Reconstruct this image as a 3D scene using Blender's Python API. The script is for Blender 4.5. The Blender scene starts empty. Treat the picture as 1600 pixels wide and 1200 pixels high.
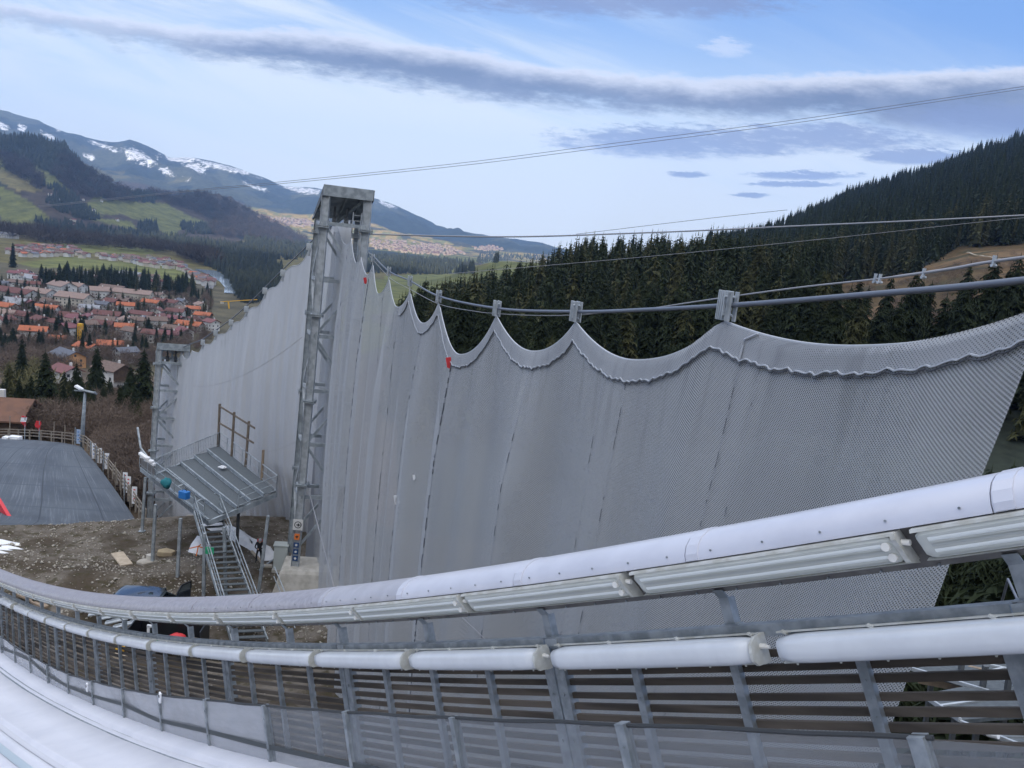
import bpy, math, random
import numpy as np
from mathutils import Vector, Matrix
random.seed(7); rng = np.random.default_rng(7)
R_ = math.radians
scene = bpy.context.scene
COL = scene.collection

# ------------------------------------------------------------------ camera
FPX, PITCH, ROLL = 1260.0, R_(9.63), R_(6.3)
CF = np.array([0, math.cos(PITCH), -math.sin(PITCH)])
_u0 = np.array([0, math.sin(PITCH), math.cos(PITCH)]); _r0 = np.array([1., 0, 0])
CR = _r0*math.cos(ROLL)+_u0*math.sin(ROLL); CU = _u0*math.cos(ROLL)-_r0*math.sin(ROLL)
cam_d = bpy.data.cameras.new('camera'); cam = bpy.data.objects.new('camera', cam_d); COL.objects.link(cam)
m = Matrix.Identity(4)
for i in range(3):
    m[i][0] = CR[i]; m[i][1] = CU[i]; m[i][2] = -CF[i]
cam.matrix_world = m
cam_d.sensor_width = 36; cam_d.lens = 36*FPX/1600; cam_d.clip_start = .05; cam_d.clip_end = 60000
scene.camera = cam
scene.render.resolution_x = 1024; scene.render.resolution_y = 768

# ------------------------------------------------------------------ view + light
scene.view_settings.view_transform = 'Standard'; scene.view_settings.look = 'None'
scene.view_settings.exposure = 1.0; scene.view_settings.gamma = 1
SUN_EL, SUN_AZ = R_(10), R_(180)          # low winter sun behind the camera; an added ridge shades the near valley
sd = bpy.data.lights.new('sun', 'SUN'); sun = bpy.data.objects.new('sun', sd); COL.objects.link(sun)
sd.energy = 4.5; sd.angle = R_(.5); sd.color = (1, .86, .68)
sun.rotation_euler = (math.pi/2-SUN_EL, 0, 0)     # shines towards +Y

def ray(px, py):
    px = np.asarray(px, float); py = np.asarray(py, float)
    return CF+((px-800)/FPX)[..., None]*CR-((py-600)/FPX)[..., None]*CU
def atY(px, py, Y):
    d = ray(px, py); return d*(np.asarray(Y)/d[..., 1])[..., None]
def atz(px, py, z):
    d = ray(px, py); return d*(np.asarray(z)/d[..., 2])[..., None]
def proj(P):
    P = np.asarray(P, float); d = P@CF
    return 800+FPX*(P@CR)/d, 600-FPX*(P@CU)/d
def V(a): return Vector([float(x) for x in a])

# ------------------------------------------------------------------ world: Nishita sky with cloud layers laid out by direction
W = bpy.data.worlds.new('World'); scene.world = W; W.use_nodes = True
nt = W.node_tree; nt.nodes.clear()
def N(t, nt=nt, **k):
    n = nt.nodes.new(t)
    for a, b in k.items(): setattr(n, a, b)
    return n
def setin(nt, n, i, v):
    if v is None: return
    if hasattr(v, 'is_output'): nt.links.new(v, n.inputs[i])
    else: n.inputs[i].default_value = v
def M_(nt, op, a, b=None, c=None, clamp=False):
    n = nt.nodes.new('ShaderNodeMath'); n.operation = op; n.use_clamp = clamp
    setin(nt, n, 0, a); setin(nt, n, 1, b); setin(nt, n, 2, c); return n.outputs[0]
def SS(nt, x, lo, hi):
    n = nt.nodes.new('ShaderNodeMapRange'); n.interpolation_type = 'SMOOTHSTEP'
    setin(nt, n, 0, x); setin(nt, n, 1, lo); setin(nt, n, 2, hi); return n.outputs[0]
def MIX(nt, f, a, b, mode='MIX'):
    n = nt.nodes.new('ShaderNodeMix'); n.data_type = 'RGBA'; n.blend_type = mode
    setin(nt, n, 0, f); setin(nt, n, 6, a); setin(nt, n, 7, b); return n.outputs[2]
def NOISE(nt, vec, scale, detail=4, rough=.55, dist=0):
    n = nt.nodes.new('ShaderNodeTexNoise'); setin(nt, n, 'Vector', vec)
    n.inputs['Scale'].default_value = scale; n.inputs['Detail'].default_value = detail
    n.inputs['Roughness'].default_value = rough; n.inputs['Distortion'].default_value = dist
    return n.outputs['Fac']
tc = N('ShaderNodeTexCoord'); sep = N('ShaderNodeSeparateXYZ'); nt.links.new(tc.outputs['Generated'], sep.inputs[0])
yy = M_(nt, 'MAXIMUM', M_(nt, 'ABSOLUTE', sep.outputs[1]), .05)
uu = M_(nt, 'DIVIDE', sep.outputs[0], yy); vv = M_(nt, 'DIVIDE', sep.outputs[2], yy)
def comb(nt, a, b, c=0.):
    n = nt.nodes.new('ShaderNodeCombineXYZ'); setin(nt, n, 0, a); setin(nt, n, 1, b); setin(nt, n, 2, c); return n.outputs[0]
tilt = M_(nt, 'MULTIPLY_ADD', uu, .02, vv)
st = comb(nt, uu, M_(nt, 'MULTIPLY', M_(nt, 'MULTIPLY_ADD', uu, .22, vv), 7.5), .3)
st2 = comb(nt, M_(nt, 'MULTIPLY', uu, 1.), M_(nt, 'MULTIPLY', vv, 2.6), 1.7)
fine = NOISE(nt, st2, 13, 8, .66)
fine2 = NOISE(nt, comb(nt, M_(nt, 'MULTIPLY', uu, 1.), M_(nt, 'MULTIPLY', vv, 4.5), 4.), 42, 6, .7)
big = NOISE(nt, st, 1.9, 7, .62, .5)
def uv_px(px, py):
    d = ray(px, py); return d[0]/d[1], d[2]/d[1]
def curve(pts):                     # v as a function of u
    n = N('ShaderNodeFloatCurve'); c = n.mapping.curves[0]
    P = sorted([((u+1.5)/3, v+.5) for u, v in [uv_px(*p) for p in pts]])
    c.points[0].location = (P[0][0], P[0][1]); c.points[1].location = (P[-1][0], P[-1][1])
    for p in P[1:-1]: c.points.new(*p)
    for p in c.points: p.handle_type = 'AUTO'
    n.mapping.extend = 'HORIZONTAL'; n.mapping.update()
    nt.links.new(M_(nt, 'MULTIPLY_ADD', uu, 1/3, .5), n.inputs['Value'])
    return M_(nt, 'SUBTRACT', n.outputs[0], .5)
top = curve([(-300, -40), (0, -6), (150, 20), (300, 36), (500, 42), (650, 62), (800, 84), (900, 104), (1050, 114), (1150, 119), (1250, 112), (1400, 108), (1500, 104), (1600, 98), (1900, 80)])
bot = curve([(-300, -20), (0, 30), (150, 58), (300, 84), (430, 108), (600, 128), (700, 146), (850, 162), (1000, 172), (1150, 182), (1300, 186), (1450, 196), (1600, 208), (1900, 230)])
vn = M_(nt, 'MULTIPLY_ADD', M_(nt, 'SUBTRACT', fine, .5), .030, M_(nt, 'MULTIPLY_ADD', M_(nt, 'SUBTRACT', fine2, .5), .012, vv))
vn2 = M_(nt, 'MULTIPLY_ADD', M_(nt, 'SUBTRACT', fine, .5), .05, M_(nt, 'MULTIPLY_ADD', M_(nt, 'SUBTRACT', fine2, .5), .022, vv))
band_t = M_(nt, 'SUBTRACT', top, vn); band_b = M_(nt, 'SUBTRACT', vn2, bot)
bandm = M_(nt, 'MULTIPLY', SS(nt, band_t, -.001, .010), SS(nt, band_b, -.008, .014))
inb = SS(nt, band_t, .0, .034)        # 0 at the bright upper rim, 1 deep inside
def lens(cx, cy, wx, wy, soft=.6, amp=.7):
    u, v = uv_px(cx, cy); u1, v1 = uv_px(cx+wx, cy); a = abs(u1-u); bb = wy/FPX
    sl = (v1-v)/(u1-u)
    du = M_(nt, 'DIVIDE', M_(nt, 'SUBTRACT', uu, u), a)
    dv = M_(nt, 'DIVIDE', M_(nt, 'SUBTRACT', M_(nt, 'SUBTRACT', M_(nt, 'MULTIPLY_ADD', M_(nt, 'SUBTRACT', fine2, .5), .014, vv), v), M_(nt, 'MULTIPLY', M_(nt, 'SUBTRACT', uu, u), sl*.9)), bb)
    r = M_(nt, 'ADD', M_(nt, 'MULTIPLY', du, du), M_(nt, 'MULTIPLY', dv, dv))
    r = M_(nt, 'ADD', r, M_(nt, 'MULTIPLY', M_(nt, 'ADD', M_(nt, 'MULTIPLY', M_(nt, 'SUBTRACT', fine, .5), .6), M_(nt, 'SUBTRACT', fine2, .5)), amp*5))
    n = SS(nt, r, 1+soft, 1-soft); return n
lens_m = None
for a in [(1075, 222, 190, 22, .7, .8), (1425, 244, 75, 11, .6, .8), (1255, 274, 85, 6, .6, .6), (1240, 288, 70, 4, .6, .6), (1078, 273, 30, 4, .6, .5), (1170, 305, 28, 3, .7, .5),
          (980, 2, 250, 22, .8, .9), (1290, 215, 170, 20, .9, .9), (1560, 190, 160, 26, .9, .5)]:
    l = lens(*a); lens_m = l if lens_m is None else M_(nt, 'MAXIMUM', lens_m, l)
wisp = lens(1135, 76, 34, 12, .9, 1.2)
sky = N('ShaderNodeTexSky', sky_type='NISHITA'); sky.sun_disc = False
sky.sun_elevation = SUN_EL; sky.sun_rotation = SUN_AZ; sky.altitude = 900; sky.air_density = 1.0; sky.dust_density = .6; sky.ozone_density = 1.6
SK = .15
bgsky = N('ShaderNodeVectorMath', operation='SCALE'); nt.links.new(sky.outputs[0], bgsky.inputs[0]); bgsky.inputs[3].default_value = SK
cirrus_base = SS(nt, vv, .40, .02)
cir = M_(nt, 'MULTIPLY', SS(nt, M_(nt, 'ADD', big, M_(nt, 'MULTIPLY', cirrus_base, .30)), .50, .78), .9)
blue = MIX(nt, SS(nt, vv, .02, .34), (.225, .325, .44, 1), (.085, .175, .40, 1))
c1 = MIX(nt, .85, bgsky.outputs[0], blue)
cir = M_(nt, 'MULTIPLY', cir, M_(nt, 'SUBTRACT', 1., M_(nt, 'MULTIPLY', M_(nt, 'MULTIPLY', SS(nt, vv, .13, .25), SS(nt, uu, -.15, .25)), .85)))
c1 = MIX(nt, cir, c1, (.45, .485, .50, 1))
c1 = MIX(nt, M_(nt, 'MULTIPLY', SS(nt, vv, .32, .04), .80), c1, (.56, .585, .58, 1))
ccol = MIX(nt, inb, (.50, .51, .55, 1), MIX(nt, SS(nt, fine, .35, .7), (.082, .100, .148, 1), (.135, .155, .21, 1)))
c2 = MIX(nt, M_(nt, 'MULTIPLY', bandm, .96), c1, ccol)
c3 = MIX(nt, M_(nt, 'MULTIPLY', lens_m, .8), c2, (.13, .16, .27, 1))
c3 = MIX(nt, M_(nt, 'MULTIPLY', wisp, .5), c3, (.45, .48, .55, 1))
c3 = MIX(nt, M_(nt, 'MAXIMUM', SS(nt, sep.outputs[2], .42, .80), M_(nt, 'MULTIPLY', SS(nt, sep.outputs[1], -.1, -.6), SS(nt, sep.outputs[2], .15, .45))), c3, (.95, .96, .99, 1))      # fill light added to the unseen sky overhead and behind the camera
bg = N('ShaderNodeBackground'); nt.links.new(c3, bg.inputs[0]); bg.inputs[1].default_value = 1.0
wo = N('ShaderNodeOutputWorld'); nt.links.new(bg.outputs[0], wo.inputs[0])
W.cycles.sampling_method = 'MANUAL'; W.cycles.sample_map_resolution = 512

# ------------------------------------------------------------------ materials
def along_vec(t, vec, k=.12):
    # streaks that run along the sloping parapet
    th = R_(42.5); sl = R_(-23); d1 = (-math.sin(th)*math.cos(sl), math.cos(th)*math.cos(sl), math.sin(sl)); d2 = (math.sin(th)*math.sin(sl), -math.cos(th)*math.sin(sl), math.cos(sl))
    o = []
    for d in (d1, d2):
        n = t.nodes.new('ShaderNodeVectorMath'); n.operation = 'DOT_PRODUCT'; t.links.new(vec, n.inputs[0]); n.inputs[1].default_value = d; o.append(n.outputs['Value'])
    return comb(t, M_(t, 'MULTIPLY', o[0], k), o[1])
def mat(name, col=(.5, .5, .5), rough=.6, metal=0., noise=0., nscale=5., col2=None, bump=0., bscale=30., spec=.5, coord='Object', stretch=None, alpha=1., along=False, detail=4, lo=.35, hi=.65, trans=0.):
    mt = bpy.data.materials.new(name); mt.use_nodes = True; t = mt.node_tree
    b = t.nodes['Principled BSDF']; b.inputs['Roughness'].default_value = rough; b.inputs['Metallic'].default_value = metal
    b.inputs['Specular IOR Level'].default_value = spec
    b.inputs['Base Color'].default_value = (*col, 1); b.inputs['Alpha'].default_value = alpha
    if trans: b.inputs['Transmission Weight'].default_value = trans
    c = t.nodes.new('ShaderNodeTexCoord'); vec = c.outputs[coord]
    if along:
        vec = along_vec(t, vec)
    if stretch:
        mp = t.nodes.new('ShaderNodeMapping'); t.links.new(vec, mp.inputs[0]); mp.inputs['Scale'].default_value = stretch; vec = mp.outputs[0]
    if col2 is not None or noise:
        c2 = col2 if col2 is not None else tuple(max(0, x*(1-noise)) for x in col)
        n = NOISE(t, vec, nscale, detail)
        t.links.new(MIX(t, SS(t, n, lo, hi), (*col, 1), (*c2, 1)), b.inputs['Base Color'])
    if bump:
        n2 = NOISE(t, vec, bscale, 5); bp = t.nodes.new('ShaderNodeBump'); bp.inputs['Strength'].default_value = bump
        bp.inputs['Distance'].default_value = .02; t.links.new(n2, bp.inputs['Height']); t.links.new(bp.outputs[0], b.inputs['Normal'])
    return mt
MT = {}
MT['galv'] = mat('galvanised_steel', (.185, .21, .232), .5, .4, nscale=9, col2=(.30, .33, .36), bump=.05)
MT['galv_far'] = mat('galvanised_steel_weathered', (.24, .275, .30), .6, .25, nscale=2.5, col2=(.38, .42, .455))
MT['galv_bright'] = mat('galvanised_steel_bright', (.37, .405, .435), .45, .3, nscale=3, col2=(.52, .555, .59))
MT['steel_dark'] = mat('dark_steel', (.09, .10, .11), .6, .3, nscale=4, col2=(.14, .15, .16))
MT['grate'] = mat('steel_grating', (.085, .10, .112), .7, .2, nscale=14, col2=(.12, .138, .15))
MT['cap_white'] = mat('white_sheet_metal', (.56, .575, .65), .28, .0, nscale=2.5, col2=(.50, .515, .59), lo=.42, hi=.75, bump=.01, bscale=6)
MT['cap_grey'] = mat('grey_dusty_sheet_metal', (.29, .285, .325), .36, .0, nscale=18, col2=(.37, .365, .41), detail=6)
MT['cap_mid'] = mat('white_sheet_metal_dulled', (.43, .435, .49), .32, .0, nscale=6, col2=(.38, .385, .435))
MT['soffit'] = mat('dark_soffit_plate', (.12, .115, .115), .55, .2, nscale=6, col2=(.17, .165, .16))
MT['lamp_white'] = mat('lamp_diffuser_white', (.66, .69, .73), .22, nscale=5, col2=(.61, .64, .685), stretch=(1, 1, 1))
MT['lamp_clear'] = mat('lamp_cover_clear', (.60, .62, .58), .25, nscale=4, col2=(.54, .565, .53))
MT['lamp_tube'] = mat('lamp_tube_line', (.80, .84, .82), .3)
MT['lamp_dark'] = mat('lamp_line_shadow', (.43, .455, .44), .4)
MT['lamp_house'] = mat('lamp_housing', (.55, .56, .54), .5, nscale=9, col2=(.42, .42, .38))
MT['nub'] = mat('cable_gland', (.75, .74, .70), .5)
MT['wood_dark'] = mat('weathered_dark_board', (.032, .026, .021), .85, nscale=4, col2=(.12, .098, .078), bump=.3, bscale=12, along=True)
MT['wood'] = mat('timber', (.33, .25, .17), .85, nscale=3, col2=(.22, .17, .13), stretch=(4, 4, 1))
MT['wood_light'] = mat('light_timber', (.50, .42, .32), .85, nscale=3, col2=(.40, .33, .25))
MT['fence_wood'] = mat('fence_timber', (.30, .26, .21), .9, nscale=3, col2=(.22, .19, .16))
MT['rubber'] = mat('black_rubber', (.03, .033, .036), .6)
MT['reflection_dark'] = mat('dark_screen_reflection', (.05, .06, .065), .6)
MT['cable'] = mat('steel_cable', (.17, .19, .23), .5, .4)
MT['cable_light'] = mat('thin_steel_wire', (.34, .34, .36), .5, .3)
MT['concrete'] = mat('pale_concrete', (.52, .50, .46), .9, nscale=2.2, col2=(.40, .38, .34), bump=.2)
MT['cabinet'] = mat('cabinet_paint', (.46, .50, .49), .6)
MT['white'] = mat('white_fabric', (.84, .85, .87), .8, nscale=2, col2=(.74, .76, .80), bump=.5, bscale=5)
MT['orange'] = mat('orange_paint', (.80, .22, .05), .6)
MT['red'] = mat('red_paint', (.62, .04, .05), .6)
MT['blue_sign'] = mat('dark_blue_sign', (.02, .07, .20), .5)
MT['blue'] = mat('blue_plastic', (.02, .17, .50), .5)
MT['teal'] = mat('teal_fabric', (.02, .20, .24), .7)
MT['green'] = mat('green_plastic', (.03, .36, .18), .6)
MT['black'] = mat('black_paint', (.015, .017, .02), .35)
MT['car'] = mat('dark_car_paint', (.03, .04, .055), .12, .3)
MT['glass'] = mat('car_glass', (.10, .12, .13), .05, 0, spec=.9)
MT['yellow'] = mat('yellow_paint', (.75, .42, .03), .6)
MT['stone'] = mat('rubble_stone', (.42, .39, .34), .95, nscale=1.2, col2=(.30, .27, .23))
MT['stone_tan'] = mat('tan_stone_slab', (.45, .36, .23), .95, nscale=1.5, col2=(.34, .27, .18))
MT['bark'] = mat('tree_bark', (.11, .085, .065), .95, nscale=4, col2=(.07, .055, .045))
MT['car_roof'] = mat('glossy_reflecting_roof', (.12, .14, .17), .08, .75)
MT['wood_dark2'] = mat('brown_round_timber', (.13, .105, .085), .9, nscale=3, col2=(.20, .165, .13))
MT['skin'] = mat('skin', (.55, .35, .26), .6)
MT['cloth_dark'] = mat('dark_clothing', (.02, .022, .027), .85)
MT['helmet'] = mat('grey_helmet', (.45, .48, .52), .4)
MT['cream_wall'] = mat('cream_wall', (.60, .56, .48), .9, nscale=.4, col2=(.54, .50, .43))
MT['white_wall'] = mat('white_wall', (.68, .68, .67), .9, nscale=.4, col2=(.60, .60, .59))
MT['apricot_wall'] = mat('apricot_wall', (.62, .34, .16), .9)
MT['chalet_wood'] = mat('chalet_timber', (.075, .05, .035), .9, nscale=.8, col2=(.11, .075, .05))
MT['window'] = mat('window_glass', (.05, .055, .065), .15)
for k, c, c2 in [('orange', (.42, .13, .055), (.30, .095, .05)), ('redbrown', (.15, .060, .052), (.11, .048, .045)), ('brown', (.13, .09, .075), (.17, .12, .10)),
                 ('maroon', (.20, .08, .09), (.15, .06, .07)), ('slate', (.10, .11, .14), (.13, .14, .17)), ('grey', (.24, .25, .28), (.30, .31, .34)), ('pink', (.20, .085, .085), (.16, .07, .072)),
                 ('tan', (.28, .20, .17), (.22, .16, .14))]:
    MT['roof_'+k] = mat('roof_tiles_'+k, c, .85, nscale=1.2, col2=c2)
def foliage(name, a, b, sc=.35):
    mt = bpy.data.materials.new(name); mt.use_nodes = True; t = mt.node_tree; p = t.nodes['Principled BSDF']
    c = t.nodes.new('ShaderNodeTexCoord'); g = t.nodes.new('ShaderNodeNewGeometry'); oi = t.nodes.new('ShaderNodeObjectInfo')
    n = NOISE(t, g.outputs['Position'], sc, 3); n2 = g.outputs['Random Per Island']
    f = M_(t, 'ADD', M_(t, 'MULTIPLY', SS(t, n, .3, .7), .45), M_(t, 'ADD', M_(t, 'MULTIPLY', n2, .35), M_(t, 'MULTIPLY', oi.outputs['Random'], .25)), clamp=True)
    t.links.new(MIX(t, f, (*a, 1), (*b, 1)), p.inputs['Base Color']); p.inputs['Roughness'].default_value = .85; p.inputs['Specular IOR Level'].default_value = .15
    return mt
MT['spruce'] = foliage('spruce_needles', (.008, .014, .009), (.036, .048, .022))
MT['spruce_olive'] = foliage('spruce_needles_olive', (.020, .026, .012), (.085, .085, .038))
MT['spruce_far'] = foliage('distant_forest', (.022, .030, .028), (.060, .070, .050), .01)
MT['bare'] = foliage('bare_twigs', (.085, .065, .055), (.19, .145, .115), .02)
MT['bare_far'] = foliage('distant_leafless_wood', (.036, .032, .027), (.095, .077, .062), .02)
MT['olive'] = foliage('olive_shrub', (.09, .085, .04), (.17, .16, .085), .2)

# ------------------------------------------------------------------ mesh builder
def nrm(v):
    v = np.asarray(v, float); return v/(np.linalg.norm(v)+1e-12)
class MB:
    def __init__(s): s.v = []; s.f = []; s.mi = []; s.uv = {}
    def add(s, vs, fs, mi=0):
        o = len(s.v); s.v += [tuple(map(float, p)) for p in vs]
        for f in fs: s.f.append(tuple(i+o for i in f)); s.mi.append(mi)
        return s
    def box(s, c, sz, ax=None, mi=0):
        X, Y, Z = ax if ax is not None else np.eye(3)
        c = np.asarray(c, float); X = np.asarray(X)*sz[0]/2; Y = np.asarray(Y)*sz[1]/2; Z = np.asarray(Z)*sz[2]/2
        vs = [c+a*X+b*Y+d*Z for a in (-1, 1) for b in (-1, 1) for d in (-1, 1)]
        return s.add(vs, [(0, 1, 3, 2), (4, 6, 7, 5), (0, 4, 5, 1), (2, 3, 7, 6), (0, 2, 6, 4), (1, 5, 7, 3)], mi)
    def beam(s, p, q, w, h=None, up=(0, 0, 1), mi=0):
        h = h or w; p = np.asarray(p, float); q = np.asarray(q, float); d = nrm(q-p); up = np.asarray(up, float)
        if abs(d@nrm(up)) > .97: up = np.array([0, 1., 0])
        x = nrm(np.cross(d, up)); z = nrm(np.cross(x, d))
        return s.box((p+q)/2, (w, np.linalg.norm(q-p), h), (x, d, z), mi)
    def tube(s, pts, r, n=8, mi=0, cap=True):
        pts = [np.asarray(p, float) for p in pts]; rr = r if hasattr(r, '__len__') else [r]*len(pts)
        vs = []; fs = []
        for i, p in enumerate(pts):
            d = nrm(pts[min(i+1, len(pts)-1)]-pts[max(i-1, 0)]); up = np.array([0, 0, 1.]) if abs(d[2]) < .9 else np.array([1., 0, 0])
            x = nrm(np.cross(d, up)); y = np.cross(x, d)
            for k in range(n):
                a = 2*math.pi*k/n; vs.append(p+rr[i]*(math.cos(a)*x+math.sin(a)*y))
        for i in range(len(pts)-1):
            for k in range(n):
                k2 = (k+1) % n; fs.append((i*n+k, i*n+k2, (i+1)*n+k2, (i+1)*n+k))
        if cap: fs.append(tuple(range(n-1, -1, -1))); fs.append(tuple((len(pts)-1)*n+k for k in range(n)))
        return s.add(vs, fs, mi)
    def grid(s, G, mi=0, close=False):
        a, b = G.shape[:2]; o = len(s.v); s.v += [tuple(map(float, p)) for p in G.reshape(-1, 3)]
        for i in range(a-1):
            for j in range(b-1 if not close else b):
                j2 = (j+1) % b; s.f.append((o+i*b+j, o+(i+1)*b+j, o+(i+1)*b+j2, o+i*b+j2)); s.mi.append(mi)
        return s
    def build(s, name, mats, parent=None, smooth=False, origin=None, bevel=0, **tags):
        mats = mats if isinstance(mats, (list, tuple)) else [mats]
        vs = np.array(s.v, float).reshape(-1, 3)
        if parent is not None: o = np.array(parent.get('_org', (0, 0, 0)))
        elif origin is not None: o = np.array(origin, float)
        else: o = np.array([(vs[:, 0].min()+vs[:, 0].max())/2, (vs[:, 1].min()+vs[:, 1].max())/2, vs[:, 2].min()])
        me = bpy.data.meshes.new(name); me.from_pydata((vs-o).tolist(), [], s.f)
        for k in mats: me.materials.append(MT[k] if isinstance(k, str) else k)
        if len(mats) > 1: me.polygons.foreach_set('material_index', s.mi)
        if smooth: me.polygons.foreach_set('use_smooth', [True]*len(me.polygons))
        me.update(); ob = bpy.data.objects.new(name, me); COL.objects.link(ob)
        if parent is not None: ob.parent = parent; ob['_org'] = [float(x) for x in o]
        else: ob.location = V(o); ob['_org'] = [float(x) for x in o]
        if bevel:
            b = ob.modifiers.new('bevel', 'BEVEL'); b.width = bevel; b.segments = 2
        tag(ob, **tags); return ob
def tag(o, label=None, cat=None, group=None, kind=None):
    if label: o['label'] = label
    if cat: o['category'] = cat
    if group: o['group'] = group
    if kind: o['kind'] = kind
    return o
def empty(name, org, label, cat, group=None):
    o = bpy.data.objects.new(name, None); COL.objects.link(o); o.location = V(org); o.empty_display_size = .2
    o['_org'] = [float(x) for x in org]; return tag(o, label, cat, group)
def copy_tree(o, parent=None):
    c = o.copy(); COL.objects.link(c)
    if parent is not None: c.parent = parent
    for ch in list(o.children): copy_tree(ch, c)
    return c
def npmesh(name, v, tris, mats, kind=None, col=None, smooth=False, mi=None, quads=None, uv=None):
    me = bpy.data.meshes.new(name); v = np.ascontiguousarray(v, np.float32)
    F = tris if tris is not None else quads; k = F.shape[1]
    me.vertices.add(len(v)); me.vertices.foreach_set('co', v.ravel())
    me.loops.add(F.size); me.loops.foreach_set('vertex_index', np.ascontiguousarray(F, np.int32).ravel())
    me.polygons.add(len(F)); me.polygons.foreach_set('loop_start', np.arange(0, F.size, k, dtype=np.int32))
    me.polygons.foreach_set('loop_total', np.full(len(F), k, np.int32))
    for m_ in mats: me.materials.append(MT[m_] if isinstance(m_, str) else m_)
    if mi is not None: me.polygons.foreach_set('material_index', np.asarray(mi, np.int32))
    if smooth: me.polygons.foreach_set('use_smooth', np.ones(len(F), bool))
    me.update(calc_edges=True)
    if col is not None:
        a = me.color_attributes.new('Col', 'FLOAT_COLOR', 'POINT'); a.data.foreach_set('color', np.ascontiguousarray(col, np.float32).ravel())
    if uv is not None:
        l = me.uv_layers.new(name='UVMap'); l.data.foreach_set('uv', np.ascontiguousarray(uv[F.ravel()], np.float32).ravel())
    ob = bpy.data.objects.new(name, me); COL.objects.link(ob)
    if kind: ob['kind'] = kind
    return ob
def gridfaces(a, b):
    i = np.arange(a-1)[:, None]*b+np.arange(b-1)[None]
    return np.stack([i, i+b, i+b+1, i+1], -1).reshape(-1, 4)
def vnoise(x, y, s, seed=0):       # smooth value noise
    x = np.asarray(x)/s; y = np.asarray(y)/s; xi = np.floor(x).astype(np.int64); yi = np.floor(y).astype(np.int64); fx = x-xi; fy = y-yi
    fx = fx*fx*(3-2*fx); fy = fy*fy*(3-2*fy)
    def h(a, b):
        n = (a*374761393+b*668265263+seed*974634777) & 0xffffffff; n = ((n ^ (n >> 13))*1274126177) & 0xffffffff
        return ((n ^ (n >> 16)) & 0xffff)/65535.
    return (h(xi, yi)*(1-fx)+h(xi+1, yi)*fx)*(1-fy)+(h(xi, yi+1)*(1-fx)+h(xi+1, yi+1)*fx)*fy-.5
def fbm(x, y, s, o=4, seed=0):
    r = 0; a = 1
    for i in range(o): r = r+a*vnoise(x, y, s/2**i, seed+i); a *= .5
    return r
def inpoly(px, py, P):
    P = np.asarray(P, float); r = np.zeros(np.shape(px), bool); j = len(P)-1
    for i in range(len(P)):
        c = ((P[i, 1] > py) != (P[j, 1] > py)) & (px < (P[j, 0]-P[i, 0])*(py-P[i, 1])/(P[j, 1]-P[i, 1]+1e-9)+P[i, 0]); r ^= c; j = i
    return r
I = np.interp
HAZE_D = 0.000065

# ================================================================== TERRAIN
HILLC = ([-400, 0, 50, 100, 130, 150, 200, 260, 320, 360, 400, 440, 480, 510], [230, 214, 214, 226, 258, 277, 297, 304, 300, 306, 333, 350, 371, 386])
HILLY = ([-400, 0, 200, 320, 400, 480], [3000, 3000, 3200, 3600, 4000, 4400])
HILLB = ([-400, 0, 90, 200, 320, 400, 480], [2300, 2300, 2300, 2500, 2900, 3300, 3700])
MOUNT = ([-400, 0, 30, 60, 100, 130, 170, 200, 230, 260, 300, 350, 390, 440, 480, 500, 560, 590, 620, 650, 680, 720, 800, 850, 900, 960, 1100], [150, 171, 180, 187, 205, 213, 221, 217, 228, 243, 245, 255, 268, 287, 290, 292, 301, 311, 321, 336, 352, 362, 373, 382, 393, 402, 425])
R1Y = ([560, 620, 700, 750, 800, 850, 900, 950, 1000, 1050, 1100, 1150, 1200, 1300, 1400, 1500, 1600, 2200], [580, 545, 512, 498, 486, 470, 442, 440, 440, 440, 440, 444, 446, 440, 424, 392, 384, 330])
R2Y = ([1040, 1100, 1150, 1200, 1250, 1300, 1350, 1400, 1450, 1500, 1600, 2200], [425, 392, 378, 366, 337, 311, 294, 277, 259, 237, 200, 10])
def zpx(px, py, Y): return float(atY(px, py, Y)[2])
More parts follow.
